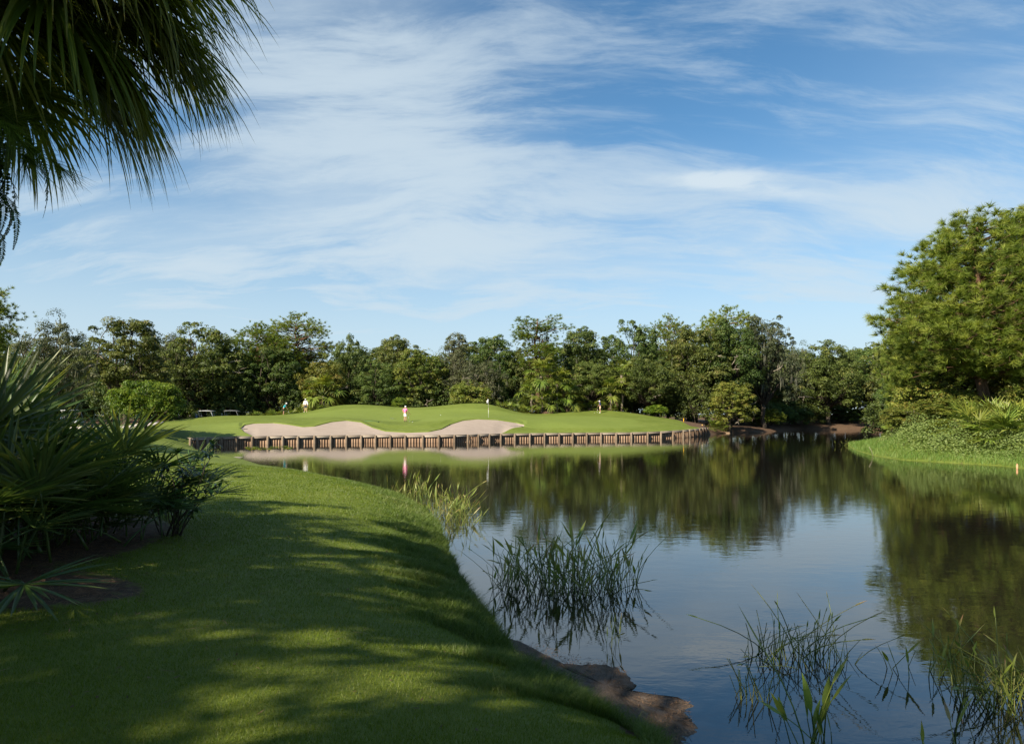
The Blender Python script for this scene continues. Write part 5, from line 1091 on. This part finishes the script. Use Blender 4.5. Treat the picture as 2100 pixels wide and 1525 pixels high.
stake(2086, 0, 34.6, .22, (.50, .28, .15), 'short pale orange stake in the water by the right bank', 0.0)
def stick():
    r = MB(); r.tube([(0, 0, -.1), (-.12, 0, .35), (-.28, 0, .62)], [.015, .013, .01], 5); o = mobj('white_stick', r.mesh('white_stick', M['dead_wood'], True), None, (23.6, 44.6, .05)); tag(o, 'bleached stick leaning out of the grassy right bank', 'stick')
stick()
# ------------------------------------------------------------------ golf carts
def golf_cart(loc, rz, roof_col, body_col, label, canopy_rise=0.0, bags=True):
    """local +Y forward"""
    r = empty('golf_cart', loc, rz); tag(r, label, 'golf cart'); bm_ = plain('cart_body', body_col, .35, .4); dk = plain('cart_trim', (.02, .02, .022), .6); rf = plain('cart_roof', roof_col, .4, .4); seat = plain('cart_seat', (.10, .10, .11), .6)
    mb = MB(); mb.box((0, 0, .38), (1.1, 2.25, .16)); mb.box((0, -.62, .60), (1.12, .95, .34), None, .5, .94); mb.box((0, .92, .62), (1.08, .52, .38), None, .5, .78); mobj('body', mb.mesh('body', bm_), r)
    mb = MB(); mb.box((0, -.28, .83), (1.05, .5, .13)); mobj('seat', mb.mesh('seat', seat), r)
    mb = MB(); mb.box((0, -.56, 1.08), (1.02, .10, .34), (-.15, 0, 0)); mobj('backrest', mb.mesh('backrest', seat), r)
    V = []; t = np.linspace(-1, 1, 9)
    mb = MB(); 
    for z, s in ((1.80, 1), (1.86, .93)):
        V.append(np.array([[sx * .62 * s, sy, z + .04 * (1 - abs(sy) / 1.0) * (s < 1) - canopy_rise * (sy > 0.5)] for sy in (-.98, -.5, 0, .5, .98) for sx in (-1, 1)]))
    V = np.concatenate(V); q = []
    for i in range(4): a = i * 2; q += [[a, a + 1, a + 3, a + 2], [10 + a, 12 + a, 13 + a, 11 + a], [a, a + 2, 12 + a, 10 + a], [a + 1, 11 + a, 13 + a, a + 3]]
    q += [[0, 10, 11, 1], [8, 9, 19, 18]]; mb.add(V, q); mobj('roof', mb.mesh('roof', rf), r)
    for sx in (-1, 1):
        mb = MB(); mb.tube([(sx * .54, .95, .78), (sx * .54, .62, 1.80 - canopy_rise * .5)], [.022, .022], 6); mobj('roof_post', mb.mesh('roof_post', rf), r)
        mb = MB(); mb.tube([(sx * .54, -.72, .75), (sx * .54, -.86, 1.80)], [.022, .022], 6); mobj('roof_post', mb.mesh('roof_post', rf), r)
        for y in (.78, -.72):
            wh = MB(); an = np.arange(16) * 2 * np.pi / 16; ring = [(.12, .06), (.20, .085), (.225, .05), (.225, -.05), (.20, -.085), (.12, -.06)]
            V = np.concatenate([np.c_[np.full(16, o), np.cos(an) * rr, np.sin(an) * rr] for rr, o in ring]); i, j = np.meshgrid(np.arange(5), np.arange(16), indexing='ij'); i = i.ravel(); j = j.ravel(); k = (j + 1) % 16
            wh.add(V, np.stack([i * 16 + j, i * 16 + k, (i + 1) * 16 + k, (i + 1) * 16 + j], 1)); wo = mobj('wheel', wh.mesh('wheel', dk, True), r, (sx * .5, y, .225))
            rm = MB(); rm.tube([(-.05, 0, 0), (.05, 0, 0)], [.125, .125], 14); mobj('rim', rm.mesh('rim', WPAINT), wo)
    mb = MB(); mb.box((0, .80, 1.28), (1.02, .012, .88), (.29, 0, 0)); m, g, out = mat('windshield'); gl = g.n('ShaderNodeBsdfGlass'); gl.inputs['IOR'].default_value = 1.05; gl.inputs['Color'].default_value = (.9, .95, .95, 1); m.node_tree.links.new(gl.outputs[0], out.inputs[0]); mobj('windshield', mb.mesh('windshield', m), r)
    an = np.linspace(0, 2 * np.pi, 15); mb = MB(); mb.tube(np.c_[np.cos(an) * .16 - .26, np.sin(an) * .07 + .45, np.sin(an) * .14 + 1.08], .014, 5); mb.tube([(-.26, .75, .85), (-.26, .45, 1.08)], [.018, .018], 5); mobj('steering_wheel', mb.mesh('steering_wheel', dk, True), r)
    if bags:
        for sx in (-.25, .25):
            mb = MB(); mb.tube([(sx, -1.06, .42), (sx, -1.14, .95), (sx, -1.19, 1.25)], [.13, .14, .14], 9); bo = mobj('golf_bag', mb.mesh('golf_bag', dk if sx < 0 else plain('blue_bag', (.05, .08, .14), .6), True), r)
            for k in range(5):
                mb = MB(); a = (sx + random.uniform(-.08, .08), -1.19 + random.uniform(-.06, .06)); mb.tube([(a[0], a[1], 1.2), (a[0] + random.uniform(-.04, .04), a[1] - .05, 1.45)], [.009, .009], 4); mb.box((a[0], a[1] - .05, 1.47), (.09, .05, .05)); mobj('club', mb.mesh('club', STEEL), bo)
    return r
x, y = (424 - CX) / F * 88.5, 88.5; golf_cart((x, y, 1.40), math.radians(-80), (.42, .42, .43), (.05, .055, .06), 'dark golf cart with white roof and bags, left of the grey-roofed cart')  # white roof greyed, tree shade put into its colour
x, y = (476 - CX) / F * 90, 90.0; golf_cart((x, y, 1.43), math.radians(-78), (.16, .16, .17), (.10, .11, .11), 'golf cart with a grey roof behind the crest of the green', .08)  # grey roof colour also lowered to carry the trees' shade
x, y = (148 - CX) / F * 78, 78.0; golf_cart((x, y, gz(x, y)), math.radians(-100), (.45, .46, .48), (.4, .42, .45), 'white golf cart half hidden behind the palmetto fronds')
# ------------------------------------------------------------------ path and stones
def path():
    pts = [(-72, 62), (-60, 66), (-50, 68.5), (-44, 69.8), (-40.5, 71.2), (-39.8, 74.5), (-42, 80), (-47, 88)]; q = []
    for i in range(len(pts) - 1):
        for k in range(8): t = k / 8; q.append((pts[i][0] * (1 - t) + pts[i + 1][0] * t, pts[i][1] * (1 - t) + pts[i + 1][1] * t))
    q = np.array(q); 
    for _ in range(6): q[1:-1] = (q[:-2] + q[2:]) / 2 * .5 + q[1:-1] * .5
    tg = unit(np.gradient(q, axis=0)); nr = np.c_[-tg[:, 1], tg[:, 0]]; cols = []
    for o, dz in ((-1.25, -.05), (-1.2, .04), (-.6, .045), (0, .05), (.6, .045), (1.2, .04), (1.25, -.05)):
        p = q + nr * o; cols.append(np.c_[p, [max(GZ(a, b), gz(a, b)) + dz for a, b in p]])
    V = np.stack(cols, 1).reshape(-1, 3); m = len(q); i, j = np.meshgrid(np.arange(m - 1), np.arange(6), indexing='ij'); i = i.ravel(); j = j.ravel()
    o = mobj('cart_path', make_mesh('cart_path', V, np.stack([i * 7 + j, i * 7 + j + 1, (i + 1) * 7 + j + 1, (i + 1) * 7 + j], 1), plain('path_concrete', (.42, .37, .33), .9, .1, 0, .12, 2.0), True)); o['kind'] = 'structure'
path()
def stone(loc, s, label, col=(.25, .22, .18)):
    mb = MB(); n = 9; an = np.arange(n) * 2 * np.pi / n; V = []
    for r, z in ((.7, -.5), (1, -.1), (.95, .25), (.6, .42)): V.append(np.c_[np.cos(an) * r * (1 + RNG.normal(0, .08, n)), np.sin(an) * r * (1 + RNG.normal(0, .08, n)), np.full(n, z) + RNG.normal(0, .05, n)])
    V = np.concatenate(V + [np.array([[0, 0, .46]])]); i, j = np.meshgrid(np.arange(3), np.arange(n), indexing='ij'); i = i.ravel(); j = j.ravel(); k = (j + 1) % n
    mb.add(V, np.stack([i * n + j, i * n + k, (i + 1) * n + k, (i + 1) * n + j], 1)); mb.F3.append(np.stack([3 * n + np.arange(n), 3 * n + (np.arange(n) + 1) % n, np.full(n, 4 * n)], 1)); o = mobj('stone', mb.mesh('stone', plain('stone', col, .9, .1, 0, .35, 3, .5)), None, loc, (0, 0, random.uniform(0, 6)), s); tag(o, label, 'stone')
stone((*Wp(478, 938), -.01), (.75, .3, .12), 'flat pale stone at the lawn edge by the inlet'); stone((*Wp(484, 941), -.01), (.4, .25, .10), 'smaller pale stone beside the flat one at the inlet')
stone((*Wp(1486, 888), .05), (1.3, .6, .3), 'flat tan rock at the foot of the brown cove bank', (.26, .18, .12)); stone((*Wp(1545, 887), .05), (1.6, .5, .25), 'long low rock further along the brown cove bank', (.17, .12, .085))
